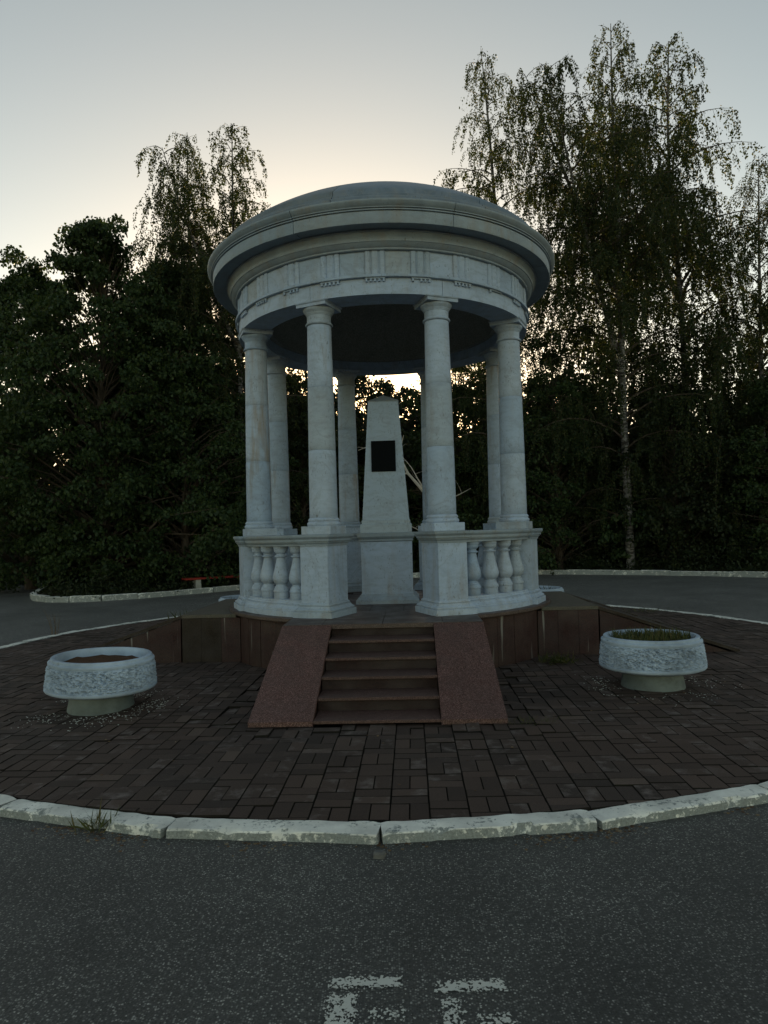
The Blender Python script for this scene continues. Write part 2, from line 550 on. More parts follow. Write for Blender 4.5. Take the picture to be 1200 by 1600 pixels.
# ------------------------------------------------------------------ ground, road, verges
ROADZ = -0.052
g = MB()
n = 64
g.add([(700 * math.cos(2 * PI * i / n), 700 * math.sin(2 * PI * i / n), -0.10) for i in range(n)], [tuple(range(n))])
tag(g.build('ground', 'soil'), 'dark bare earth reaching to the horizon under the woods', kind='structure')
g = MB()
g.add([(34 * math.cos(2 * PI * i / n), 34 * math.sin(2 * PI * i / n) - 6, ROADZ) for i in range(n)], [tuple(range(n))])
tag(g.build('road', 'asphalt'), 'worn grey asphalt road running round the paved circle', kind='structure')

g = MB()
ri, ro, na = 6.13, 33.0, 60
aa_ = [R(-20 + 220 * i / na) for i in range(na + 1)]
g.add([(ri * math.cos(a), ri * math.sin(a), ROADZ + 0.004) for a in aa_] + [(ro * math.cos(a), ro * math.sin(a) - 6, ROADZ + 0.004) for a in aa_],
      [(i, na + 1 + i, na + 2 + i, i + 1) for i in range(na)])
tag(g.build('back_road', 'asphalt_pale'), 'paler asphalt of the road behind the paved circle', kind='structure')

RIGHT_EDGE = [(-3.3, 12.6), (-1.5, 13.9), (0.6, 14.8), (3.0, 15.1), (5.5, 14.7), (7.0, 13.95), (8.4, 13.1), (9.9, 11.95), (11.3, 10.7), (12.6, 9.3), (14.2, 7.2), (15.5, 4.6), (16.3, 1.6)]
LEFT_EDGE = [(-13.6, 20.0), (-12.4, 15.6), (-11.2, 12.2), (-10.5, 10.3), (-10.0, 9.45), (-9.35, 8.85), (-8.6, 8.6), (-7.8, 8.7), (-7.0, 9.15), (-6.2, 9.85), (-5.3, 10.65), (-4.3, 11.6), (-3.3, 12.6)]
FAR_EDGE = [(-40, 6.0), (-24, 9.5), (-17.5, 12.8), (-15.2, 15.4), (-14.4, 17.4), (-15.0, 20.5)]
def verge(pts, extra):
    poly = pts + extra
    m = MB()
    m.add([(x, y, 0.03) for x, y in poly], [tuple(range(len(poly)))])
    return m
vv = MB()
vv.add([(x, y, 0.03) for x, y in RIGHT_EDGE + [(60, 0), (60, 90), (-13, 90), (-3.3, 20)]], [tuple(range(len(RIGHT_EDGE) + 4))])
tag(vv.build('verge_right', 'soil'), 'dark earth verge under the birches beyond the road', kind='structure')
vv = MB()
vv.add([(x, y, 0.034) for x, y in LEFT_EDGE + [(-3.3, 20.0), (-13, 60)]][::-1], [tuple(range(len(LEFT_EDGE) + 2))])
tag(vv.build('verge_left', 'soil'), 'dark earth verge under the leafy trees behind the bench', kind='structure')
vv = MB()
vv.add([(x, y, 0.026) for x, y in FAR_EDGE + [(-20, 60), (-90, 60), (-90, 6)]][::-1], [tuple(range(len(FAR_EDGE) + 3))])
tag(vv.build('verge_far', 'soil'), 'dark earth verge past the side road', kind='structure')

# kerb stones -----------------------------------------------------------
def stone_mesh(L, W, H, seed, nx=30, rough=0.007):
    """a chamfered, chipped kerb stone, length along X, top at z=0, outer face at -Y"""
    m = MB()
    sec = [(-W / 2, -H), (-W / 2, -H * 0.5), (-W / 2, -0.008), (-W / 2 + 0.006, -0.001), (-W / 4, 0.0), (W / 4, 0.0), (W / 2 - 0.006, -0.001), (W / 2, -0.008), (W / 2, -H)]
    k = len(sec)
    vs, fs = [], []
    for i in range(nx + 1):
        t = i / nx
        x = (t - 0.5) * L
        for j, (y, z) in enumerate(sec):
            q = Vector((x * 3 + seed * 9.1, y * 9 + j * 0.31, z * 9))
            d = noise.noise(q) * rough * 0.6 + noise.noise(q * 3.7) * rough * 0.6
            chip = max(0.0, noise.noise(Vector((x * 6.5 + seed * 3.3, 5.0, seed))) - 0.22) * 0.09 if j in (2, 3) else 0.0
            end = 0.010 if i in (0, nx) and 1 < j < 8 else 0.0
            xx = x + (noise.noise(Vector((y * 20, z * 20, seed + i))) * 0.012 if i in (0, nx) else 0.0)
            vs.append((xx, y + (d if j > 0 else 0) + chip * 0.7, z + (d if 0 < j < k - 1 else 0) - chip - end * 0.5))
    for i in range(nx):
        for j in range(k - 1):
            a = i * k + j
            fs.append((a, a + k, a + k + 1, a + 1))
        a = i * k
        fs.append((a, a + k - 1, a + 2 * k - 1, a + k))
    fs.append(tuple(range(k))); fs.append(tuple(range(nx * k, nx * k + k))[::-1])
    m.add(vs, fs)
    return m.mesh('kerb_stone', 'kerb', 35)
NK = 32
KR = 6.022
klen = 2 * KR * math.sin(PI / NK)
kmesh = [stone_mesh(klen - 0.006, 0.155, 0.16, s) for s in range(5)]
kerb = tag(empty('kerb'), 'whitewashed ring of kerb stones round the brick paving', kind='structure')
for i in range(NK):
    a = (i - 0.40) * 2 * PI / NK + BROT
    x, y = KR * math.sin(a), -KR * math.cos(a)
    M = T(x, y, 0.004 + random.uniform(-0.005, 0.005)) @ RZ(a + random.uniform(-0.008, 0.008)) @ Matrix.Rotation(random.uniform(-0.02, 0.02), 4, 'X') @ Matrix.Rotation(random.uniform(-0.004, 0.004), 4, 'Y')
    link('kerb_stone', kmesh[i % 5], kerb, M)
okerb = tag(empty('outer_kerb'), 'whitewashed kerb stones along the far edge of the road', kind='structure')
omesh = [stone_mesh(1.0, 0.15, 0.30, s + 20, 10, 0.008) for s in range(4)]
def outer(pts):
    acc, i = 0.0, 0
    for (x0, y0), (x1, y1) in zip(pts[:-1], pts[1:]):
        L = math.hypot(x1 - x0, y1 - y0)
        k = max(1, round(L / 1.0))
        for j in range(k):
            t = (j + 0.5) / k
            M = T(x0 + (x1 - x0) * t, y0 + (y1 - y0) * t, 0.11 + random.uniform(-0.02, 0.015)) @ RZ(math.atan2(y1 - y0, x1 - x0) + random.uniform(-0.02, 0.02)) @ Matrix.Rotation(random.uniform(-0.05, 0.05), 4, 'X') @ Matrix.Diagonal((L / k * 0.992, 1, 1, 1))
            link('kerb_stone', random.choice(omesh), okerb, M)
outer(LEFT_EDGE[:-1]); outer([LEFT_EDGE[-2]] + RIGHT_EDGE[:12]); outer(FAR_EDGE[2:6])

# brick paving ----------------------------------------------------------
PR = 5.955
m = MB()
m.add([(PR * math.cos(2 * PI * i / 96), PR * math.sin(2 * PI * i / 96), -0.048) for i in range(96)], [tuple(range(96))])
paving = m.build('paving', 'joint')
tag(paving, 'dark brown brick paving laid in a basket weave round the rotunda', kind='structure')
BW, BL, J = 0.1095, 0.2235, 0.005
def clip(poly, nx, ny, d):
    out = []
    for i in range(len(poly)):
        a, b = poly[i], poly[(i + 1) % len(poly)]
        da, db = a[0] * nx + a[1] * ny - d, b[0] * nx + b[1] * ny - d
        if da <= 0: out.append(a)
        if da * db < 0:
            t = da / (da - db)
            out.append((a[0] + (b[0] - a[0]) * t, a[1] + (b[1] - a[1]) * t))
    return out
S_IN, S_TOP, S_BASE = 0.54, 1.06, 1.09
F_LAND, F_BASE = 2.58, 4.03
W_LAND, W_BASE = 2.66, 4.36
def covered(x, y):
    if math.hypot(x, y) < 2.12: return True
    if abs(x) < 1.0 and -F_BASE + 0.05 < y < 0: return True
    if abs(y) < 1.0 and abs(x) < W_BASE - 0.05: return True
    return False
bricks = []
pitch = BL + 0.0055
ncol = int(6.1 / pitch)
for ci in range(-ncol, ncol + 1):
    cx = ci * pitch + 0.05
    y = -6.2 + random.uniform(0, 0.3)
    k = random.randint(0, 1)
    while y < 6.2:
        if k == 0:
            for s in (-1, 1):
                bricks.append((cx + s * (BW + J) / 2, y + BL / 2, 0))
            y += BL + J
        else:
            for _ in range(random.choice((1, 2, 2, 2))):
                bricks.append((cx, y + BW / 2, 1)); y += BW + J
        k = 1 - k
camx, camy = 0.0, -9.8
keep = []
for (x, y, h) in bricks:
    r = math.hypot(x, y)
    if r - 0.13 > PR or covered(x, y): continue
    hx, hy = (BL / 2, BW / 2) if h else (BW / 2, BL / 2)
    keep.append((math.hypot(x - camx, y - camy), x, y, hx, hy, r))
keep.sort()
def brick_top(x, y):
    z = noise.noise(Vector((x * 0.8, y * 0.8, 3))) * 0.016 + noise.noise(Vector((x * 2.3, y * 2.3, 8))) * 0.006
    d = max(abs(x) - S_BASE, 0) + max(0, -F_BASE - 0.02 - y)
    if y > -4.4 and d < 0.3: z += 0.02 * random.random() - 0.02
    return z - 0.004
std = []
for hx, hy in ((BL / 2, BW / 2), (BW / 2, BL / 2)):
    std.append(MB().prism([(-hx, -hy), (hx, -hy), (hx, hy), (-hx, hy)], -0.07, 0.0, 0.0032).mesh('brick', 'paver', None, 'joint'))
rest = MB()
count = 0
RB = RZ(BROT)
for d, x, y, hx, hy, r in keep:
    poly = [(x - hx, y - hy), (x + hx, y - hy), (x + hx, y + hy), (x - hx, y + hy)]
    cut = r + 0.125 > PR
    if cut:
        poly = clip(poly, x / r, y / r, PR)
        if len(poly) < 3: continue
        ar = 0.5 * abs(sum(poly[i][0] * poly[(i + 1) % len(poly)][1] - poly[(i + 1) % len(poly)][0] * poly[i][1] for i in range(len(poly))))
        if ar < 0.0025: continue
    z = brick_top(x, y) + random.uniform(-0.0025, 0.0025)
    tx, ty = random.uniform(-0.012, 0.012), random.uniform(-0.012, 0.012)
    if abs(abs(x) - S_BASE) < 0.35 and -4.3 < y < -2.9:
        tx *= 5; ty *= 5
    if count < 300:
        M = RB @ T(x, y, z) @ Matrix.Rotation(tx, 4, 'X') @ Matrix.Rotation(ty, 4, 'Y')
        if cut:
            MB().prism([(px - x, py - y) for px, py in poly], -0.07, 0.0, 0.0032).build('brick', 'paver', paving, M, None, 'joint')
        else:
            link('brick', std[0] if hx > hy else std[1], paving, M)
        count += 1
    else:
        o = len(rest.v)
        rest.prism(poly, z - 0.07, z, 0.0032)
        for i in range(o, len(rest.v)):
            px, py, pz = rest.v[i]
            rest.v[i] = (px, py, pz + (px - x) * tx + (py - y) * ty)
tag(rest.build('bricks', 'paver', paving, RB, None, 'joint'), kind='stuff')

# ------------------------------------------------------------------ stone platform with stairs
PZ, WZ = 0.64, 0.605
plat = tag(empty('stone_platform', (0, 0, 0), BROT), 'round red granite platform with stairs under the marble rotunda', 'platform')
m = MB(); m.lathe([(2.13, -0.05), (2.13, PZ - 0.05)], 64)
m.box(-S_TOP + 0.04, S_TOP - 0.04, -F_LAND + 0.06, 0, -0.05, PZ - 0.052)
m.box(-W_LAND + 0.05, W_LAND - 0.05, -S_TOP + 0.04, S_TOP - 0.04, -0.05, WZ - 0.052)
m.build('core', 'joint', plat)
# cladding of the drum
for q in range(4):
    a0, a1 = R(29.1 + 90 * q), R(60.9 + 90 * q)
    k = 4
    for j in range(k):
        b0 = a0 + (a1 - a0) * j / k + 0.0016; b1 = a0 + (a1 - a0) * (j + 1) / k - 0.0016
        rr = 2.165 + random.uniform(-0.003, 0.003)
        MB().arc([(2.12, -0.04), (rr, -0.04), (rr, PZ - 0.055), (2.12, PZ - 0.055)], b0, b1, 4).build('cladding_panel', 'granite_red', plat)
# top: ring of rim slabs and radial floor slabs
for j in range(16):
    b0, b1 = 2 * PI * j / 16 + 0.0012, 2 * PI * (j + 1) / 16 - 0.0012
    MB().arc([(1.45, PZ - 0.05), (2.225, PZ - 0.05), (2.235, PZ - 0.04), (2.235, PZ - 0.008), (2.225, PZ), (1.45, PZ)], b0, b1, 6).build('floor_slab', 'granite_grey', plat)
for i in range(-3, 4):
    for j in range(-3, 4):
        x0, y0 = i * 0.42 - 0.21, j * 0.42 - 0.21
        if math.hypot(i * 0.42, j * 0.42) < 1.35:
            MB().box(x0 + 0.002, x0 + 0.418, y0 + 0.002, y0 + 0.418, PZ - 0.056, PZ - 0.006, 0.002).build('floor_slab', 'granite_grey', plat)

def stair(kind, rot, land, base, top_z):
    """stair running outwards along -Y; kind: 'front' shows its treads, side stairs show their cheeks"""
    st = empty('stair', (0, 0, 0), rot, plat)
    nst = 5
    run = (base - land) / nst
    rise = (top_z - 0.03) / nst
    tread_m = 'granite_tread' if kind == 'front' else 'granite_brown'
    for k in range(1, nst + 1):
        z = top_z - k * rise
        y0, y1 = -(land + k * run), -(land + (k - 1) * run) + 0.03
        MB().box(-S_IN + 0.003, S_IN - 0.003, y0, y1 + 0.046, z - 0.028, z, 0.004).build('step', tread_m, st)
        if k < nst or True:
            MB().box(-S_IN + 0.003, S_IN - 0.003, y1 + 0.008, y1 + 0.045, z + 0.0005, z + rise - 0.0285).build('riser', 'granite_riser_shade', st)
    # landing slabs
    for j, (x0, x1) in enumerate(((-S_TOP, -S_IN - 0.1), (-S_IN - 0.1, 0.0), (0.0, S_IN + 0.1), (S_IN + 0.1, S_TOP))):
        MB().box(x0 + 0.0015, x1 - 0.0015, -land, -2.02 if kind == 'front' else -1.95, top_z - 0.046, top_z + 0.004 if kind == 'front' else top_z, 0.004).build(
            'landing_slab', 'granite_grey' if kind == 'front' else 'mossy', st)
    # cheek walls: a wedge with a sloping cover slab
    for s in (-1, 1):
        ot, ob = S_TOP, S_BASE
        def wedge(z_low, z_hi, i0, o_t, o_b, yl, yb, th):
            vs = []
            for y, z, o_ in ((-yl, z_hi, o_t), (-yb, z_low, o_b)):
                for zz in (max(z - th, -0.05), z):
                    vs += [(s * i0, y, zz), (s * o_, y, zz)]
            f = [(0, 1, 3, 2), (4, 6, 7, 5), (0, 4, 5, 1), (2, 3, 7, 6), (0, 2, 6, 4), (1, 5, 7, 3)]
            return vs, (f if s > 0 else [q[::-1] for q in f])
        b = MB(); b.add(*wedge(-0.02, top_z - 0.055, S_IN + 0.01, ot - 0.02, ob - 0.025, land + 0.02, base - 0.05, 2.0))
        b.build('cheek_wall', 'granite_red' if kind == 'front' else 'granite_red', st)
        b = MB(); b.add(*wedge(0.028, top_z - 0.004, S_IN, ot, ob, land + 0.002, base + 0.01, 0.04))
        b.build('cheek_slab', 'granite_pink' if kind == 'front' else 'granite_brown', st)
    if kind != 'front':
        # flat cladding of the landing block and the wedge beside the stair, facing both ways
        for s in (-1, 1):
            xs = [1.90, 2.15, 2.41, land]
            for j in range(3):
                mt = 'granite_red'
                if kind == 'left' and s == 1 and j >= 1: mt = 'granite_brown'
                b = MB(); b.box(min(s * (S_TOP - 0.04), s * (S_TOP - 0.012)), max(s * (S_TOP - 0.04), s * (S_TOP - 0.012)), -xs[j + 1] + 0.0015, -xs[j] - 0.0015, -0.04, top_z - 0.048, 0.002)
                b.build('cladding_panel', mt, st)
    return st
stair('front', 0.0, F_LAND, F_BASE, PZ)
stair('right', R(90), W_LAND, W_BASE, WZ)
stair('left', R(-90), W_LAND, W_BASE, WZ)

# ------------------------------------------------------------------ rotunda
rot = tag(empty('rotunda', (0, 0, PZ), BROT), 'white marble domed rotunda with eight columns on the granite platform', 'rotunda')
def zl(z): return z - PZ
ANG = [R(22.5 + 45 * i) for i in range(8)]
PEDR = 1.855
ped = MB()
hw, hd = 0.182, 0.235
e = 0.003
base_prof = [(0.074, 0.0), (0.074, 0.066), (0.070, 0.070), (0.050, 0.071), (0.050, 0.078), (0.060, 0.079), (0.060, 0.090), (0.050, 0.098), (0.032, 0.112), (0.026, 0.126), (0.026, 0.130), (0.008, 0.1305), (0.008, 0.136), (0.018, 0.138), (0.019, 0.146), (0.016, 0.152), (0.008, 0.158), (0.0, 0.166)]
pb = MB().frustum([(hw + o, hd + o, z) for o, z in base_prof]).mesh('pedestal_base', 'marble')
pd = MB().frustum([(hw, hd, 0.166), (hw, hd, 0.825)]).mesh('pedestal_die', 'marble')
cap_prof = [(0.004, 0.825), (0.012, 0.8255), (0.012, 0.845), (0.018, 0.850), (0.030, 0.866), (0.030, 0.872), (0.022, 0.8725), (0.022, 0.879), (0.044, 0.880), (0.044, 0.904), (0.049, 0.908), (0.064, 0.926), (0.066, 0.932), (0.066, 0.952), (0.060, 0.96)]
pc = MB().frustum([(hw + o, hd + o, z) for o, z in cap_prof]).mesh('pedestal_cap', 'marble_weathered')
plinth = MB().box(-0.195, 0.195, -0.195, 0.195, 0.96, 1.056, 0.003).mesh('plinth', 'marble')
cb = MB().lathe([(0.188, 1.056), (0.196, 1.066), (0.199, 1.08), (0.196, 1.095), (0.187, 1.104), (0.182, 1.106), (0.182, 1.116), (0.187, 1.122), (0.187, 1.132), (0.180, 1.142), (0.172, 1.152)], 40).mesh('base_ring', 'marble', 40)
def sh_r(z):  # entasis
    t = (z - 1.152) / (3.42 - 1.152)
    return 0.1675 - 0.0235 * (t ** 1.35)
jz = [1.152, zl(2.59), zl(3.34), 3.4445]
drums = []
for k in range(3):
    z0, z1 = jz[k], jz[k + 1]
    pr = [(sh_r(z0) - 0.0025, z0 + 0.0005), (sh_r(z0), z0 + 0.004)] + [(sh_r(z0 + (z1 - z0) * i / 8), z0 + (z1 - z0) * i / 8) for i in range(1, 8)] + [(sh_r(z1), z1 - 0.004), (sh_r(z1) - 0.0025, z1 - 0.0005)]
    drums.append(MB().lathe(pr, 40).mesh('drum', 'marble_column', 40))
capm = MB().lathe([(0.146, 3.4445), (0.160, 3.4485), (0.166, 3.4585), (0.160, 3.4705), (0.150, 3.4745), (0.144, 3.4845), (0.144, 3.5595), (0.150, 3.5645), (0.150, 3.5745), (0.157, 3.5775), (0.157, 3.5865),
                   (0.165, 3.5965), (0.180, 3.6125), (0.188, 3.6265), (0.190, 3.6385), (0.186, 3.6445)], 40).mesh('capital', 'marble', 40)
abac = MB().frustum([(0.196, 0.196, 3.6445), (0.196, 0.196, 3.6795), (0.206, 0.206, 3.6865), (0.210, 0.210, 3.6990)]).mesh('abacus', 'marble')
COLR = 1.838
for i, a in enumerate(ANG):
    Rm = RZ(a)
    p = empty('pedestal', (0, 0, 0), 0, rot)
    Mp = Rm @ T(0, -PEDR, 0)
    for nm, me in (('pedestal_base', pb), ('pedestal_die', pd), ('pedestal_cap', pc)):
        link(nm, me, p, Mp)
    c = empty('column', (0, 0, 0), 0, rot)
    Mc = Rm @ T(0, -COLR, 0)
    for nm, me in (('plinth', plinth), ('base_ring', cb), ('drum', drums[0]), ('drum', drums[1]), ('drum', drums[2]), ('capital', capm), ('abacus', abac)):
        link(nm, me, c, Mc @ RZ(random.choice((0, 1, 2, 3)) * PI / 2) if nm in ('drum',) else Mc)
# balustrades
bal = MB().lathe([(0.082, 0.19), (0.085, 0.195), (0.085, 0.268), (0.092, 0.275), (0.092, 0.292), (0.084, 0.302), (0.082, 0.318), (0.073, 0.324), (0.070, 0.342), (0.060, 0.350), (0.058, 0.362),
                  (0.074, 0.378), (0.089, 0.40), (0.0965, 0.43), (0.0965, 0.455), (0.090, 0.49), (0.078, 0.54), (0.064, 0.60), (0.054, 0.65), (0.050, 0.68), (0.052, 0.69), (0.070, 0.696),
                  (0.073, 0.704), (0.068, 0.712), (0.050, 0.718), (0.050, 0.732), (0.058, 0.742), (0.070, 0.752), (0.078, 0.766), (0.078, 0.79), (0.084, 0.796), (0.084, 0.826)], 28).mesh('baluster', 'marble', 35)
BR = 1.945
for q in (1, 3, 5, 7):
    mid = R(45 * q)
    b = empty('balustrade', (0, 0, 0), 0, rot)
    half = R(22.5) - math.asin(hw / BR) - 0.0018
    w = 0.15
    prof = [(BR - w, 0.0), (BR + w + 0.03, 0.0), (BR + w + 0.03, 0.065), (BR + w + 0.014, 0.069), (BR + w + 0.014, 0.088), (BR + w - 0.006, 0.106), (BR + w - 0.018, 0.124), (BR + w - 0.018, 0.134), (BR + w - 0.034, 0.136), (BR + w - 0.030, 0.15), (BR + w - 0.038, 0.164), (BR + w - 0.05, 0.166), (BR + w - 0.05, 0.19), (BR - w, 0.19)]
    MB().arc(prof, mid - half, mid + half, 14).build('base_rail', 'marble', b, None, 30)
    prof = [(BR - 0.11, 0.826), (BR + 0.115, 0.826), (BR + 0.115, 0.845), (BR + 0.121, 0.850), (BR + 0.133, 0.866), (BR + 0.133, 0.873), (BR + 0.147, 0.874), (BR + 0.147, 0.904), (BR + 0.152, 0.908), (BR + 0.166, 0.925), (BR + 0.168, 0.930), (BR + 0.168, 0.948), (BR + 0.16, 0.956), (BR - 0.15, 0.956)]
    MB().arc(prof, mid - half, mid + half, 14).build('cap_rail', 'marble_weathered', b, None, 30)
    for k in (-1.5, -0.5, 0.5, 1.5):
        link('baluster', bal, b, RZ(mid + k * R(8.4)) @ T(0, -BR, 0) @ RZ(k) @ Matrix.Diagonal((1.08, 1.08, 1, 1)))
# entablature
KE = 1.014
_arc0 = MB.arc
def _arc_k(self, prof, a0, a1, n):
    return _arc0(self, [(r * KE, z) for r, z in prof], a0, a1, n)
MB.arc = _arc_k
AB, AT = zl(4.340), zl(4.527)
ent = empty('architrave', (0, 0, 0), 0, rot)
for a in ANG:
    MB().arc([(1.655, AB), (2.005, AB), (2.005, AT - 0.001), (1.655, AT - 0.001)], a + 0.0012, a + R(45) - 0.0012, 20).build('architrave_block', 'marble', ent, None, 30)
ta = MB(); ta.arc([(1.70, AT), (2.047, AT), (2.052, AT + 0.005), (2.052, AT + 0.03), (1.70, AT + 0.03)], 0, 2 * PI - 1e-4, 120)
ta.build('taenia', 'marble', rot, None, 30)
fr = empty('frieze', (0, 0, 0), 0, rot)
FB, FT = AT + 0.031, zl(4.842)
MB().arc([(1.72, FB), (1.985, FB), (1.985, FT), (1.72, FT)], 0, 2 * PI - 1e-4, 96).build('frieze_core', 'marble', fr, None, 30)
tw = 0.115 / 2.0
missing = {1: (1,), 3: (1, 2, 3, 4), 22: (1,)}
for k in range(24):
    a = R(15 * k) + R(0.0)
    g = MB()
    # triglyph: three flat shanks with two vee grooves and chamfered sides
    offs = [(-1.0, 0.012), (-0.90, 0.022), (-0.56, 0.022), (-0.40, 0.006), (-0.24, 0.022), (0.24, 0.022), (0.40, 0.006), (0.56, 0.022), (0.90, 0.022), (1.0, 0.012)]
    vs = []
    for z in (FB, FT - 0.001):
        for u, d in offs:
            aa = a + u * tw; rr = (1.995 + d) * KE
            vs.append((rr * math.sin(aa), -rr * math.cos(aa), z))
        for u in (1.0, -1.0):
            aa = a + u * tw
            vs.append((1.98 * KE * math.sin(aa), -1.98 * KE * math.cos(aa), z))
    nn = 12
    g.add(vs, [tuple(range(nn))[::-1], tuple(range(nn, 2 * nn))] + [(i, (i + 1) % nn, nn + (i + 1) % nn, nn + i) for i in range(nn)])
    g.build('triglyph', 'marble', fr)
    MB().arc([(1.97, FB), (2.0, FB), (2.0, FT - 0.001), (1.97, FT - 0.001)], a + tw + 0.0015, a + R(15) - tw - 0.0015, 8).build('metope', 'marble', fr, None, 30)
    gu = MB()
    gu.arc([(2.0, AT - 0.014), (2.030, AT - 0.014), (2.030, AT - 0.0005), (2.0, AT - 0.0005)], a - tw, a + tw, 4)
    for j in range(5):
        if j in missing.get(k, ()): continue
        aa = a + (j - 2) * tw * 0.42
        o = len(gu.v)
        gu.lathe([(0.0150, AT - 0.046), (0.011, AT - 0.0145)], 8)
        for i in range(o, len(gu.v)):
            x, y, z = gu.v[i]
            gu.v[i] = (x + 2.022 * KE * math.sin(aa), y - 2.022 * KE * math.cos(aa), z)
    gu.build('regula', 'marble', ent)
# bed moulding
BMZ = zl(4.842)
bm = [(1.72, BMZ), (2.035, BMZ), (2.045, BMZ + 0.006), (2.045, BMZ + 0.022), (2.055, BMZ + 0.026), (2.07, BMZ + 0.04), (2.095, BMZ + 0.062), (2.10, BMZ + 0.07), (2.11, BMZ + 0.072),
      (2.11, BMZ + 0.100), (2.12, BMZ + 0.118), (2.138, BMZ + 0.145), (2.15, BMZ + 0.160), (2.165, BMZ + 0.163), (2.165, BMZ + 0.182), (1.72, BMZ + 0.182)]
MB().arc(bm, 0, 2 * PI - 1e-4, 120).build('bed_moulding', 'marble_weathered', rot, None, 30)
cor = empty('cornice', (0, 0, 0), 0, rot)
CZ = BMZ + 0.183
cp = [(1.70, CZ), (2.305, CZ), (2.310, CZ - 0.012), (2.335, CZ - 0.012), (2.338, CZ - 0.006), (2.338, CZ + 0.120), (2.328, CZ + 0.121), (2.328, CZ + 0.130), (2.352, CZ + 0.132), (2.352, CZ + 0.144), (2.342, CZ + 0.145), (2.342, CZ + 0.152), (2.364, CZ + 0.154), (2.366, CZ + 0.164),
      (2.372, CZ + 0.168), (2.390, CZ + 0.186), (2.404, CZ + 0.206), (2.408, CZ + 0.214), (2.408, CZ + 0.226), (2.400, CZ + 0.232), (2.16, CZ + 0.275), (1.70, CZ + 0.275)]
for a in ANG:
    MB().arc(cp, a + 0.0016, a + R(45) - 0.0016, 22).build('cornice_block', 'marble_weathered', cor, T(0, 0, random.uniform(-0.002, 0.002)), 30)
dome = empty('dome', (0, 0, 0), 0, rot)
D0 = CZ + 0.276
SPH, SZC = 3.60, zl(2.655)
def sphere_z(r): return SZC + math.sqrt(SPH * SPH - r * r)
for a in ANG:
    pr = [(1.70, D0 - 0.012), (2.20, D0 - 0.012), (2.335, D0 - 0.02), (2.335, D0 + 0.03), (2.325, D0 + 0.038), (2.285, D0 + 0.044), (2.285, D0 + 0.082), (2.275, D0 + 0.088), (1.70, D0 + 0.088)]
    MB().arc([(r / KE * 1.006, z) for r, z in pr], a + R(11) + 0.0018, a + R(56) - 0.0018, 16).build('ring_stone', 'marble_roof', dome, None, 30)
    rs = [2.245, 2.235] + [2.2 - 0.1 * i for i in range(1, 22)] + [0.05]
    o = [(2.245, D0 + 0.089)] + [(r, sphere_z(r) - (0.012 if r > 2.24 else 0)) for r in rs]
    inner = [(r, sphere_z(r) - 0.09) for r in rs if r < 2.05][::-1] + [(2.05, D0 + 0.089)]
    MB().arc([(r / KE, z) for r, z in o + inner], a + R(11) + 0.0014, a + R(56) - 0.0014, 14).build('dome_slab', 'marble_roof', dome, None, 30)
MB().lathe([(0.02, zl(6.15)), (0.16, zl(6.17)), (0.16, zl(6.265)), (0.12, zl(6.275)), (0.02, zl(6.28))], 24).build('cap_stone', 'marble_roof', dome, None, 40)
MAT['ceiling'] = soil('ceiling_plaster', [(0.22, 0.22, 0.20), (0.28, 0.28, 0.25), (0.25, 0.24, 0.21)], 3, 0.9)
ci = [(1.657, AT - 0.05), (1.58, AT - 0.05), (1.58, AT + 0.06)] + [(1.58 * math.cos(t * PI / 2 / 12), AT + 0.06 + 0.85 * math.sin(t * PI / 2 / 12)) for t in range(1, 12)] + [(0.02, AT + 0.911)]
cm = MB(); cm.lathe(ci[::-1] + [(1.657, AT - 0.02)], 64, False)
cm.build('ceiling', 'ceiling', rot, None, 30)

# ------------------------------------------------------------------ obelisk
OB = tag(empty('obelisk', (-0.015, -0.12, PZ - 0.0055), BROT), 'pale marble obelisk with a black plaque inside the rotunda', 'obelisk')
MB().frustum([(0.43, 0.43, 0.0), (0.43, 0.43, 0.05), (0.415, 0.415, 0.058), (0.40, 0.40, 0.085), (0.375, 0.375, 0.10), (0.365, 0.365, 0.125), (0.352, 0.352, 0.13)]).build('base', 'marble', OB)
MB().frustum([(0.35, 0.35, 0.13), (0.35, 0.35, 0.84)]).build('pedestal', 'marble', OB)
MB().frustum([(0.352, 0.352, 0.84), (0.365, 0.365, 0.85), (0.365, 0.365, 0.875), (0.39, 0.39, 0.905), (0.395, 0.395, 0.915), (0.395, 0.395, 0.955), (0.385, 0.385, 0.965)]).build('cap_slab', 'marble_weathered', OB)
MB().frustum([(0.352, 0.352, 0.965), (0.352, 0.352, 1.075), (0.345, 0.345, 1.085), (0.333, 0.333, 1.09), (0.333, 0.333, 1.13), (0.326, 0.326, 1.137)]).build('plinth', 'marble_obelisk', OB)
OT = 2.79
MB().frustum([(0.322, 0.322, 1.137), (0.21, 0.21, OT)]).build('shaft', 'marble_obelisk', OB)
MB().frustum([(0.218, 0.218, OT), (0.218, 0.218, OT + 0.012), (0.004, 0.004, OT + 0.13)]).build('pyramid_cap', 'marble_weathered', OB)
slope = math.atan2(0.322 - 0.21, OT - 1.137)
hz = 2.02
yy = -(0.322 - (hz - 1.137) * math.tan(slope))
MB().box(-0.168, 0.168, -0.02, 0.008, -0.215, 0.215, 0.004).build('plaque', 'plaque', OB, T(-0.012, yy, hz) @ Matrix.Rotation(-slope, 4, 'X'))

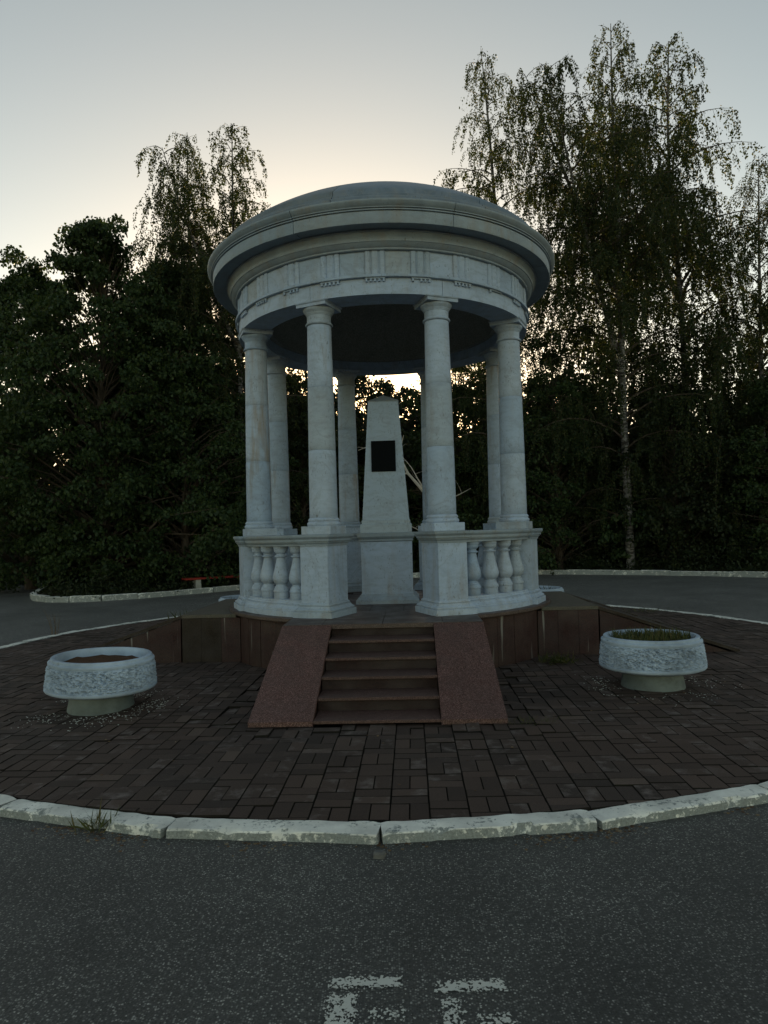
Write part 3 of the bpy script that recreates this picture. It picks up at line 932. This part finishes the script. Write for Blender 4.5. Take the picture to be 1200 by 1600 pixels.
# ------------------------------------------------------------------ planters
def planter_body():
    nA = 320
    prof = [(0.0, 0.150, 0), (0.30, 0.150, 0), (0.40, 0.168, 0), (0.50, 0.194, 0), (0.528, 0.205, 0), (0.536, 0.216, 0), (0.536, 0.232, 0)]
    nb = 28
    for i in range(nb + 1):
        t = i / nb
        prof.append((0.526 - 0.024 * t, 0.238 + 0.20 * t, 1 if 0 < i < nb else 0))
    prof += [(0.492, 0.440, 0), (0.490, 0.450, 0), (0.505, 0.453, 0), (0.507, 0.458, 0), (0.507, 0.472, 0), (0.502, 0.478, 0), (0.484, 0.484, 0), (0.482, 0.504, 0), (0.476, 0.510, 0), (0.446, 0.510, 0), (0.440, 0.505, 0), (0.426, 0.46, 0), (0.415, 0.36, 0), (0.41, 0.30, 0), (0.0, 0.30, 0)]
    m = MB(); vs, fs = [], []
    for r, z, k in prof:
        for j in range(nA):
            a = 2 * PI * j / nA
            rr = r
            if k:
                q = Vector((math.cos(a) * 19, math.sin(a) * 19, z * 50 + 0.5 * math.sin(a * 9)))
                w_ = noise.noise(Vector((q.x * 0.5, q.y * 0.5, q.z * 0.5))) * 1.2
                rr += 0.021 * (1 - abs(noise.noise(Vector((q.x + w_, q.y + w_, q.z + w_)))) * 3.0) - 0.006 + 0.006 * noise.noise(q * 2.1)
            vs.append((rr * math.cos(a), rr * math.sin(a), z))
    for k in range(len(prof) - 1):
        for j in range(nA):
            a = k * nA + j; b = k * nA + (j + 1) % nA
            fs.append((a, b, b + nA, a + nA))
    m.add(vs, fs)
    return m.mesh('bowl', 'planter', 38)
bowl = planter_body()
foot = MB().lathe([(0.322, -0.02), (0.322, 0.012), (0.300, 0.13), (0.300, 0.152)], 48).mesh('foot', 'concrete_green_shade', 40)
def planter(loc, tilt, label, soil_z, grass):
    p = tag(empty('planter', loc), label, 'planter', 'round concrete planters on the paving')
    p.rotation_euler = (tilt[0], tilt[1], random.uniform(0, 6)); p.scale = (0.94, 0.94, 1.0)
    link('bowl', bowl, p)
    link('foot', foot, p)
    m = MB()
    vs = [(0, 0, soil_z + 0.01)]; fs = []
    for k, r in enumerate((0.14, 0.28, 0.418)):
        for j in range(40):
            a = 2 * PI * j / 40
            vs.append((r * math.cos(a), r * math.sin(a), soil_z + noise.noise(Vector((r * 9 * math.cos(a), r * 9 * math.sin(a), loc[0]))) * 0.022))
    for j in range(40):
        fs.append((0, 1 + j, 1 + (j + 1) % 40))
        for k in range(2):
            a = 1 + k * 40 + j; b = 1 + k * 40 + (j + 1) % 40
            fs.append((a, a + 40, b + 40, b))
    m.add(vs, fs); m.build('soil', 'planter_soil', p)
    if grass:
        P = []
        for _ in range(grass):
            a = random.uniform(0, 2 * PI); r = 0.40 * math.sqrt(random.random())
            if noise.noise(Vector((r * 7 * math.cos(a), r * 7 * math.sin(a), 2.2))) < -0.12: continue
            P.append((r * math.cos(a), r * math.sin(a), soil_z))
        ax = np.tile(np.array([[0, 0, 1.0]], np.float32), (len(P), 1))
        s = [random.uniform(0.05, 0.14) for _ in P]
        link('grass', leaf_mesh('grass', P, s, 'grass', 0, 0.09, ax), p)['kind'] = 'stuff'
    return p
planter((2.60, -2.92, -0.004), (0.01, 0.005), 'round white planter with grass growing in it, beside the front stairs', 0.435, 2600)
planter((-2.80, -3.20, -0.012), (0.0, -0.035), 'round white planter with bare brown soil, tilted on the paving', 0.435, 0)
planter((-2.62, 2.62, 0.0), (0, 0), 'white planter behind the platform, near the red bench', 0.42, 150)
planter((2.72, 2.85, 0.0), (0, 0), 'white planter behind the platform under the birches', 0.42, 150)

# ------------------------------------------------------------------ bench
bd = math.atan2(1.05, 1.7)
bench = tag(empty('bench', (-5.05, 11.15, ROADZ), bd), 'low red plank bench on pale concrete legs by the kerb', 'bench')
for k in range(3):
    MB().box(-1.25, 1.25, -0.20 + k * 0.138, -0.07 + k * 0.138, 0.40, 0.455, 0.006).build('seat_plank', 'bench_red', bench)
for s in (-0.85, 0.85):
    b = MB(); b.frustum([(0.085, 0.19, 0.0), (0.075, 0.17, 0.40)])
    b.build('leg', 'concrete', bench, T(s, 0, 0))

# ------------------------------------------------------------------ painted marks on the road
def paint(name, quads, label, ox, oy):
    m = MB(); fade = []
    for (x0, x1, y0, y1, lo, hi) in quads:
        nx, ny = max(2, int((x1 - x0) / 0.02)), max(2, int((y1 - y0) / 0.012))
        vs = [(x0 + (x1 - x0) * i / nx, y0 + (y1 - y0) * j / ny, 0.0) for j in range(ny + 1) for i in range(nx + 1)]
        for x, y, _ in vs:
            ed = min(x - x0, x1 - x, y - y0, y1 - y) / 0.035
            fade.append(min(1.0, ed) * 0.5 + lo + (hi - lo) * (y - y0) / (y1 - y0))
        m.add(vs, [(j * (nx + 1) + i, j * (nx + 1) + i + 1, (j + 1) * (nx + 1) + i + 1, (j + 1) * (nx + 1) + i) for j in range(ny) for i in range(nx)])
    o = m.build(name, 'road_paint', None, T(ox, oy, ROADZ + 0.004))
    at = o.data.attributes.new('fade', 'FLOAT', 'POINT')
    at.data.foreach_set('value', np.array(fade, np.float32))
    tag(o, label, 'road marking', 'painted letters on the road')
paint('road_marking', [(-0.02, 0.255, -0.075, 0.0, 0.45, 0.45), (-0.03, 0.10, -0.40, -0.085, 0.25, 0.35), (0.105, 0.30, -0.25, -0.15, 0.15, 0.05)], 'worn white letter painted on asphalt, bar cut shorter on its inner side', -0.245, -7.205)
paint('road_marking', [(-0.01, 0.255, -0.075, 0.0, 0.45, 0.45), (-0.01, 0.10, -0.40, -0.085, 0.1, 0.25), (0.105, 0.27, -0.26, -0.16, 0.2, 0.1)], 'worn white letter painted on asphalt, below the grassy planter side', 0.130, -7.235)

# ------------------------------------------------------------------ trees
def curve_pts(p0, d0, L, n, bend, wob=0.12):
    """polyline starting at p0 along d0, bent towards `bend` as it grows"""
    pts = [Vector(p0)]
    d = Vector(d0).normalized()
    for i in range(n):
        d = (d + Vector(bend) * (1.0 / n) + Vector((random.gauss(0, wob), random.gauss(0, wob), random.gauss(0, wob))) / n ** 0.5 * 0.6).normalized()
        pts.append(pts[-1] + d * (L / n))
    return pts
def lerp_poly(pts, t):
    x = t * (len(pts) - 1)
    i = min(int(x), len(pts) - 2)
    return pts[i].lerp(pts[i + 1], x - i)

def birch(H, seed, lean=0.0, dens=1.0, wide=1.0, low=0.16, forks=1):
    random.seed(seed)
    wood = MB(); twigs = MB(); leaves = []
    tops = []
    trunk = [Vector((0, 0, -0.1))]
    for i in range(1, 13):
        t = i / 12
        trunk.append(Vector((lean * H * t * t + noise.noise(Vector((t * 2.1, seed, 0))) * 0.45 * t, noise.noise(Vector((t * 2.1, seed, 9))) * 0.45 * t, H * t)))
    wood.tube(trunk, [0.012 * H * (1 - (i / 12)) ** 0.8 * 0.62 + 0.012 for i in range(13)], 10)
    leaders = [(trunk, 0.0)]
    for k in range(forks):
        t0 = random.uniform(0.30, 0.5)
        a = random.uniform(0, 2 * PI)
        p = curve_pts(lerp_poly(trunk, t0), (math.cos(a) * 0.42, math.sin(a) * 0.42, 1), H * (1 - t0) * random.uniform(0.75, 0.95), 9, (0, 0, 0.35), 0.05)
        wood.tube(p, [0.0052 * H * (1 - i / 9) + 0.01 for i in range(10)], 7)
        leaders.append((p, t0))
    for li, (ld, tb) in enumerate(leaders):
        nb = int((72 if li == 0 else 34) * dens)
        for b in range(nb):
            t = (low if li == 0 else 0.12) + (1 - (low if li == 0 else 0.12)) * ((b + random.random()) / nb) ** 0.9
            t = min(t, 0.985)
            base = lerp_poly(ld, t)
            hfrac = base.z / H
            a = b * 2.4 + random.uniform(-0.5, 0.5)
            prof = min(1.0, (1.04 - hfrac) * 1.95) * (0.75 + 0.25 * min(1, hfrac * 3))
            L = wide * H * 0.165 * prof * random.choice((0.5, 0.75, 0.95, 1.1, 1.2, 1.4)) * random.uniform(0.85, 1.15) * (0.8 if li else 1.0) + 0.3
            up = 0.75 + 0.75 * hfrac
            br = curve_pts(base, (math.cos(a), math.sin(a), up), L, 6, (math.cos(a) * 0.4, math.sin(a) * 0.4, -1.15), 0.10)
            twigs.tube(br, [max(0.004, 0.013 * L * (1 - i / 6) + 0.004) for i in range(7)], 4)
            nt = max(4, int(L * 9.5))
            for s in range(nt):
                u = 0.22 + 0.78 * (s + random.random()) / nt
                q = lerp_poly(br, min(u, 0.999))
                aa = random.uniform(0, 2 * PI)
                tl = random.uniform(0.4, 1.5) * (0.5 + 0.6 * min(1, (1.05 - hfrac) * 2)) * (1.0 if random.random() < 0.7 else 1.8)
                tw_ = curve_pts(q, (math.cos(aa) * 0.45 + math.cos(a) * 0.4, math.sin(aa) * 0.45 + math.sin(a) * 0.4, 0.0), tl, 4, (0, 0, -3.6), 0.08)
                if s % 3 == 0:
                    twigs.tube(tw_, [0.005, 0.004, 0.003, 0.003, 0.002], 3)
                nl = int(tl * 50 * random.choice((0.15, 0.7, 1.0, 1.3)))
                for _ in range(nl):
                    c = lerp_poly(tw_, random.random() ** 0.8 * 0.999)
                    leaves.append((c.x + random.gauss(0, 0.036), c.y + random.gauss(0, 0.036), c.z + random.gauss(0, 0.05)))
    return wood, leaves, twigs
def broadleaf(H, seed, W, low=0.08, nclump=330, per=150, conic=0.75):
    """dense crown: layered sprays of leaves on limbs"""
    random.seed(seed)
    wood = MB(); leaves = []
    trunk = [Vector((noise.noise(Vector((t * 3, seed, 0))) * 0.3 * t, noise.noise(Vector((t * 3, seed, 5))) * 0.3 * t, -0.1 + H * 0.95 * t)) for t in [i / 10 for i in range(11)]]
    wood.tube(trunk, [0.018 * H * (1 - i / 10) + 0.015 for i in range(11)], 9)
    for k in range(nclump):
        t = (k + random.random()) / nclump
        h = low + (1 - low) * t
        a = k * 2.39996 + random.uniform(-0.3, 0.3)
        lob = 0.80 + 0.62 * noise.noise(Vector((math.cos(a) * 1.25, math.sin(a) * 1.25, h * 4.2 + seed))) + 0.25 * noise.noise(Vector((math.cos(a) * 3.1, math.sin(a) * 3.1, h * 9 + seed)))
        env = W * (1 - h) ** conic * (0.55 + 0.45 * min(1.0, h / 0.22)) * lob * 1.2 + 0.25
        rr = env * (0.45 + 0.6 * random.random() ** 0.55)
        base = lerp_poly(trunk, min(0.99, max(0.05, h - 0.08 - 0.05 * rr / W)))
        tip = Vector((base.x + rr * math.cos(a), base.y + rr * math.sin(a), H * h + random.uniform(-0.25, 0.25)))
        mid = base.lerp(tip, 0.55) + Vector((0, 0, 0.12 * rr))
        if k % 2 == 0:
            wood.tube([base, mid, tip], [0.012 + 0.010 * rr, 0.008 + 0.005 * rr, 0.004], 4)
        if random.random() < 0.16 and h > 0.45:
            tip = tip + Vector((0.35 * math.cos(a), 0.35 * math.sin(a), random.uniform(0.3, 0.9)))
        if noise.noise(Vector((tip.x * 0.55, tip.y * 0.55, tip.z * 0.7 + seed))) < (-0.40 if W > 4 else -0.26): continue
        cr = random.uniform(0.25, 0.75) * (0.7 + 0.3 * W / 4) * (1.0 if h < 0.7 else 0.75)
        for _ in range(int(per * random.uniform(0.5, 1.4))):
            b = random.uniform(0, 2 * PI); q = cr * math.sqrt(random.random())
            x = tip.x + q * math.cos(b) - 0.25 * cr * math.cos(a); y = tip.y + q * math.sin(b) - 0.25 * cr * math.sin(a)
            leaves.append((x, y, tip.z - 0.55 * q * q / cr + random.gauss(0, 0.09)))
    return wood, leaves

TREE_DATA = {}
def make_tree(key, name, loc, rz, label, cat='tree', group=None, scale=1.0):
    wood, crown, twigs = TREE_DATA[key]
    t = tag(empty(name, loc, rz), label, cat, group)
    t.scale = (scale,) * 3
    link('trunk', wood, t)
    link('crown', crown, t)
    if twigs: link('branches', twigs, t)
    return t
def reg(key, wl_, bark_, leaf_, size, droop, aspect=0.62):
    w, lv = wl_[:2]
    TREE_DATA[key] = (w.mesh('trunk', bark_, 60), leaf_mesh('crown', lv, size, leaf_, droop, aspect), wl_[2].mesh('branches', 'bark_dark', 60) if len(wl_) > 2 else None)

reg('birch_tall', birch(19.9, 3, 0.0, 1.2, 0.86, 0.07, 2), 'bark_birch', 'leaf_birch', 0.084, 0.8)
reg('birch_slim', birch(20.4, 8, -0.035, 1.35, 0.78, 0.07, 0), 'bark_birch', 'leaf_birch', 0.084, 0.8)
reg('birch_wide', birch(17.0, 15, 0.01, 1.2, 0.95, 0.07, 1), 'bark_birch', 'leaf_birch', 0.084, 0.8)
reg('linden', broadleaf(11.9, 4, 4.6, 0.03, 560, 150, 0.62), 'bark_dark', 'leaf_linden', 0.125, 0.7, 0.75)
reg('maple', broadleaf(8.6, 9, 3.4, 0.04, 300, 150, 0.6), 'bark_dark', 'leaf_linden', 0.12, 0.6, 0.8)
reg('low_tree', broadleaf(6.6, 17, 2.8, 0.03, 230, 130, 0.55), 'bark_dark', 'leaf_wood', 0.11, 0.5, 0.7)

GB = 'birches beyond the road'
make_tree('birch_tall', 'birch_tree', (8.6, 14.6, 0.03), 0.4, 'tallest weeping birch with white trunk right of the rotunda', group=GB)
make_tree('birch_slim', 'birch_tree', (4.9, 16.6, 0.03), 0.0, 'slim pointed birch rising just beside the dome', group=GB)
make_tree('birch_wide', 'birch_tree', (11.7, 16.6, 0.03), 2.2, 'broad birch with drooping side branches beside the tallest birch', group=GB, scale=1.22)
make_tree('birch_slim', 'birch_tree', (14.0, 15.6, 0.03), 3.6, 'shorter birch cut by the right picture edge', group=GB, scale=0.76)
make_tree('birch_wide', 'birch_tree', (-5.3, 15.4, 0.03), 3.4, 'thin feathery birch showing just left of the dome', group=GB, scale=1.0)
make_tree('birch_slim', 'birch_tree', (-7.7, 17.2, 0.03), 1.9, 'birch rising behind the dark leafy tree', group=GB, scale=0.86)
GL = 'leafy trees left of the rotunda'
make_tree('linden', 'linden_tree', (-9.3, 12.6, 0.03), 0.0, 'large dark linden behind the curved white kerb', group=GL)
make_tree('linden', 'linden_tree', (-12.6, 14.2, 0.03), 2.4, 'shorter linden at the left picture edge', group=GL, scale=0.94)
make_tree('linden', 'linden_tree', (-8.0, 15.6, 0.03), 4.1, 'linden behind the others, filling in below the two birches', group=GL, scale=1.0)
make_tree('maple', 'leafy_tree', (-11.2, 17.5, 0.03), 2.0, 'leafy tree filling the gap between the two lindens', group=GL, scale=1.0)
make_tree('maple', 'leafy_tree', (-6.6, 12.4, 0.03), 1.0, 'low bushy tree behind the red bench', group=GL, scale=0.95)
make_tree('low_tree', 'leafy_tree', (-0.6, 19.5, 0.03), 0.4, 'small green tree seen behind the obelisk', group='small trees behind the rotunda', scale=1.33)
make_tree('low_tree', 'leafy_tree', (-3.4, 17.8, 0.03), 2.1, 'small tree seen between the left columns', group='small trees behind the rotunda', scale=1.25)
make_tree('maple', 'leafy_tree', (3.0, 18.6, 0.03), 3.0, 'bushy tree seen between the right columns', group='small trees behind the rotunda', scale=1.0)

GU = 'low leafy trees under the birches'
make_tree('maple', 'leafy_tree', (6.4, 15.9, 0.03), 4.2, 'low dark tree beside the right columns, under the slim birch', group=GU, scale=0.95)
make_tree('low_tree', 'leafy_tree', (10.6, 15.4, 0.03), 5.0, 'low bushy tree under the broad birch', group=GU, scale=1.1)
make_tree('maple', 'leafy_tree', (13.8, 12.9, 0.03), 0.7, 'low dark tree at the right picture edge', group=GU, scale=0.85)

# the bare dead tree behind the obelisk
random.seed(5)
dm = MB()
tr = [(2.35, 0, 0.0), (2.3, 0, 1.2), (2.15, 0, 2.4), (1.75, 0.1, 3.1), (1.2, 0, 3.75), (0.9, 0, 4.4), (0.55, 0, 4.85)]
dm.tube(tr, [0.11, 0.10, 0.085, 0.07, 0.052, 0.036, 0.020], 7)
for base, d, L in (((1.75, 0.1, 3.1), (-0.2, 0.1, 1), 1.5), ((1.2, 0, 3.75), (-1, 0, 0.15), 1.2), ((0.9, 0, 4.4), (-1, 0, 0.5), 1.1), ((0.9, 0, 4.4), (0.2, 0, 1), 0.8), ((2.15, 0, 2.4), (1, 0, 0.8), 1.6),
                   ((2.3, 0, 1.2), (-1, 0, 0.7), 1.3), ((0.55, 0, 4.85), (-1, 0, 0.25), 1.2), ((0.55, 0, 4.85), (-0.3, 0.2, 1), 0.7)):
    p = curve_pts(base, d, L, 6, (0, 0, -0.3), 0.3)
    dm.tube(p, [0.026 * (1 - i / 6) + 0.009 for i in range(7)], 5)
    for _ in range(3):
        q = lerp_poly(p, random.uniform(0.3, 0.9))
        pp = curve_pts(q, (random.gauss(0, 1), random.gauss(0, 1), 0.6), L * 0.5, 4, (0, 0, -0.4), 0.3)
        dm.tube(pp, [0.008, 0.007, 0.005, 0.004, 0.003], 4)
o = dm.build('dead_tree', 'dead_wood', None, T(-0.4, 13.9 + 1.5, 0.0))
tag(o, 'pale bare dead tree with crooked branches behind the obelisk', 'tree')

# woods further back, one mass
random.seed(21)
P = []; WS = []; ww = MB()
for k in range(210):
    az = R(random.uniform(-58, 58)); d = random.uniform(30, 62)
    x, y = d * math.sin(az), -9.8 + d * math.cos(az)
    if y < 15: continue
    if x < -12 and y < 22: continue
    px = x / (y + 9.8)
    H = random.uniform(7.5, 11.5)
    if -0.14 < px < 0.10: H = min(H, 1.6 + 0.215 * d * random.uniform(0.75, 1.0))
    if px < -0.42: H = min(H, 1.6 + 0.235 * d)
    W_ = random.uniform(2.0, 3.4)
    ww.tube([(x, y, -0.1), (x + random.gauss(0, 0.2), y, H * 0.5), (x + random.gauss(0, 0.3), y, H * 0.95)], [0.14, 0.10, 0.02], 5)
    nL = 1700
    u = rng.random(nL); h = 0.02 + 0.98 * u
    ang = rng.uniform(0, 2 * PI, nL)
    cl = np.array([0.75 + 0.5 * noise.noise(Vector((math.cos(t) * 1.6, math.sin(t) * 1.6, hh * 5 + k))) for t, hh in zip(ang, h)])
    rr = W_ * np.minimum(1.0, (1.02 - h) * 1.7) ** 0.7 * cl * np.sqrt(rng.random(nL)) + 0.05
    P.append(np.stack([x + rr * np.cos(ang), y + rr * np.sin(ang), H * h], 1)); WS.append(np.where(H * h < 6.5, 0.48, 0.27))
for k in range(200):
    az = R(random.uniform(-56, 56)); d = random.uniform(29, 44)
    x, y = d * math.sin(az), -9.8 + d * math.cos(az)
    if y < 15.5 or (x < -12 and y < 22): continue
    H = random.uniform(2.4, 5.0); nL = 800
    h = rng.random(nL); ang = rng.uniform(0, 2 * PI, nL)
    rr = random.uniform(1.0, 1.9) * np.sqrt(rng.random(nL)) * (1.1 - h * 0.6)
    P.append(np.stack([x + rr * np.cos(ang), y + rr * np.sin(ang), H * h], 1)); WS.append(np.full(nL, 0.40))
P = np.concatenate(P)
wd = link('woods', leaf_mesh('woods', P, np.concatenate(WS), 'leaf_wood', 0.4, 0.75))
tag(wd, 'dark mass of woods behind the birches', kind='stuff')
tag(ww.build('woods_trunks', 'bark_dark', wd), kind='stuff')

# undergrowth along the verges
random.seed(33)
P, A, S = [], [], []
def scrub(pts, depth, per, hmax):
    for (x0, y0), (x1, y1) in zip(pts[:-1], pts[1:]):
        L = math.hypot(x1 - x0, y1 - y0)
        nx, ny = -(y1 - y0) / L, (x1 - x0) / L
        for _ in range(int(L * per)):
            t, s = random.random(), 0.12 + depth * random.random() ** 1.3
            x, y = x0 + (x1 - x0) * t + nx * s * SGN, y0 + (y1 - y0) * t + ny * s * SGN
            h = hmax * (0.25 + 0.75 * min(1, s / depth * 1.3)) * (0.5 + 0.7 * random.random()) * (0.7 + 0.6 * noise.noise(Vector((x * 0.9, y * 0.9, 0))))
            nlf = int(16 + 22 * h)
            for i in range(nlf):
                u = random.random()
                P.append((x + random.gauss(0, 0.10 + 0.12 * u * h), y + random.gauss(0, 0.10 + 0.12 * u * h), 0.02 + h * u))
                S.append(random.uniform(0.05, 0.13))
SGN = 1
scrub(RIGHT_EDGE[::1], 3.2, 20, 1.5) if False else None
SGN = 1
scrub(LEFT_EDGE[3:], 2.2, 26, 0.9)
scrub(RIGHT_EDGE, 3.0, 26, 1.45)
ug = link('undergrowth', leaf_mesh('undergrowth', P, S, 'leaf_wood', -0.25, 0.5))
tag(ug, 'dark weeds and undergrowth behind the far kerbs', kind='stuff')

# ------------------------------------------------------------------ small things on the ground
random.seed(44)
def tuft(name, loc, nb, h, spread, label):
    Pq = [(random.gauss(0, spread), random.gauss(0, spread * 0.5), 0) for _ in range(nb)]
    ax = np.array([[random.gauss(0, 0.5), random.gauss(0, 0.5), 1.0] for _ in range(nb)], np.float32)
    o = link(name, leaf_mesh(name, Pq, [h * random.uniform(0.5, 1.1) for _ in range(nb)], 'grass', 0, 0.07, ax), None, T(*loc))
    return tag(o, label, 'weed')
tuft('grass_tuft', (-1.70, -5.88, ROADZ), 46, 0.15, 0.05, 'green grass tuft growing at the foot of the white kerb')
tuft('grass_tuft', (1.98, -1.62, -0.01), 200, 0.16, 0.10, 'low weeds at the platform wall near the grassy planter')
tuft('grass_tuft', (-3.85, 3.1, 0.0), 130, 0.24, 0.12, 'dark weed tuft at the end of the kerb by the platform')
ft = tuft('joint_weeds', (4.7, 2.9, 0.0), 160, 0.10, 0.30, 'flat green weeds in the paving joints near the kerb'); ft['kind'] = 'stuff'; del ft['category']
tuft('grass_tuft', (1.15, -4.10, -0.005), 70, 0.07, 0.12, 'short moss and grass at the foot of the stair cheek')
w = MB()
for k in range(7):
    w.tube(curve_pts((random.gauss(0, 0.03), 0, 0), (random.gauss(0, 0.25), 0, 1), random.uniform(0.3, 0.55), 5, (0, 0, 0), 0.2), [0.005, 0.004, 0.004, 0.003, 0.003, 0.002], 4)
tag(w.build('dry_weed', 'dry_leaf', None, T(-5.75, 1.9, ROADZ)), 'thin dry weed standing at the kerb by the side road', 'weed')

def chips(name, spots, mat, label, smin, smax, zf):
    m = MB()
    for x, y in spots:
        s = random.uniform(smin, smax); a = random.uniform(0, PI)
        k = random.randint(4, 6)
        poly = [(x + s * random.uniform(0.6, 1.0) * math.cos(a + 2 * PI * i / k), y + s * random.uniform(0.4, 1.0) * math.sin(a + 2 * PI * i / k)) for i in range(k)]
        z = zf(x, y)
        m.prism(poly, z, z + s * 0.25)
    return tag(m.build(name, mat), label, kind='stuff')
sp = []
for (cx, cy, nn_) in ((-2.8, -3.2, 700), (2.6, -2.92, 380)):
    for _ in range(nn_):
        a = random.uniform(0, 2 * PI)
        if noise.noise(Vector((math.cos(a) * 2, math.sin(a) * 2, cx))) < -0.05: continue
        r = random.gauss(0.52, 0.07) if random.random() < 0.75 else random.uniform(0.36, 0.85)
        sp.append((cx + r * math.cos(a), cy + r * math.sin(a)))
chips('paint_flakes', sp, 'flake', 'white paint flakes scattered round the planters', 0.003, 0.010, lambda x, y: 0.004)
sp = []
for _ in range(1500):
    a = R(random.uniform(-40, 40)); r = KR + 0.095 + abs(random.gauss(0, 0.06))
    if noise.noise(Vector((a * 9, 0, 4))) + random.uniform(-0.2, 0.2) < 0.05: continue
    sp.append((r * math.sin(a), -r * math.cos(a)))
for _ in range(60):
    a = R(random.uniform(-60, 60)); r = random.uniform(4.1, 5.9)
    sp.append((r * math.sin(a), -r * math.cos(a)))
chips('fallen_leaves', sp, 'dry_leaf', 'brown leaf litter along the gutter and on the paving', 0.004, 0.014, lambda x, y: ROADZ if math.hypot(x, y) > 6.08 else 0.004)
sp = [(random.uniform(-3, 3), random.uniform(-7.6, -6.15)) for _ in range(260)]
chips('road_grit', sp, 'pebble', 'loose grit and small stones on the asphalt', 0.003, 0.008, lambda x, y: ROADZ - 0.001)
st = MB().prism([(-0.03, -0.02), (0.025, -0.024), (0.033, 0.01), (0.005, 0.027), (-0.028, 0.02)], 0, 0.03, 0.008)
tag(st.build('stone', 'pebble', None, T(-0.09, -6.27, ROADZ)), 'single grey stone on the road below the kerb joint', 'stone')
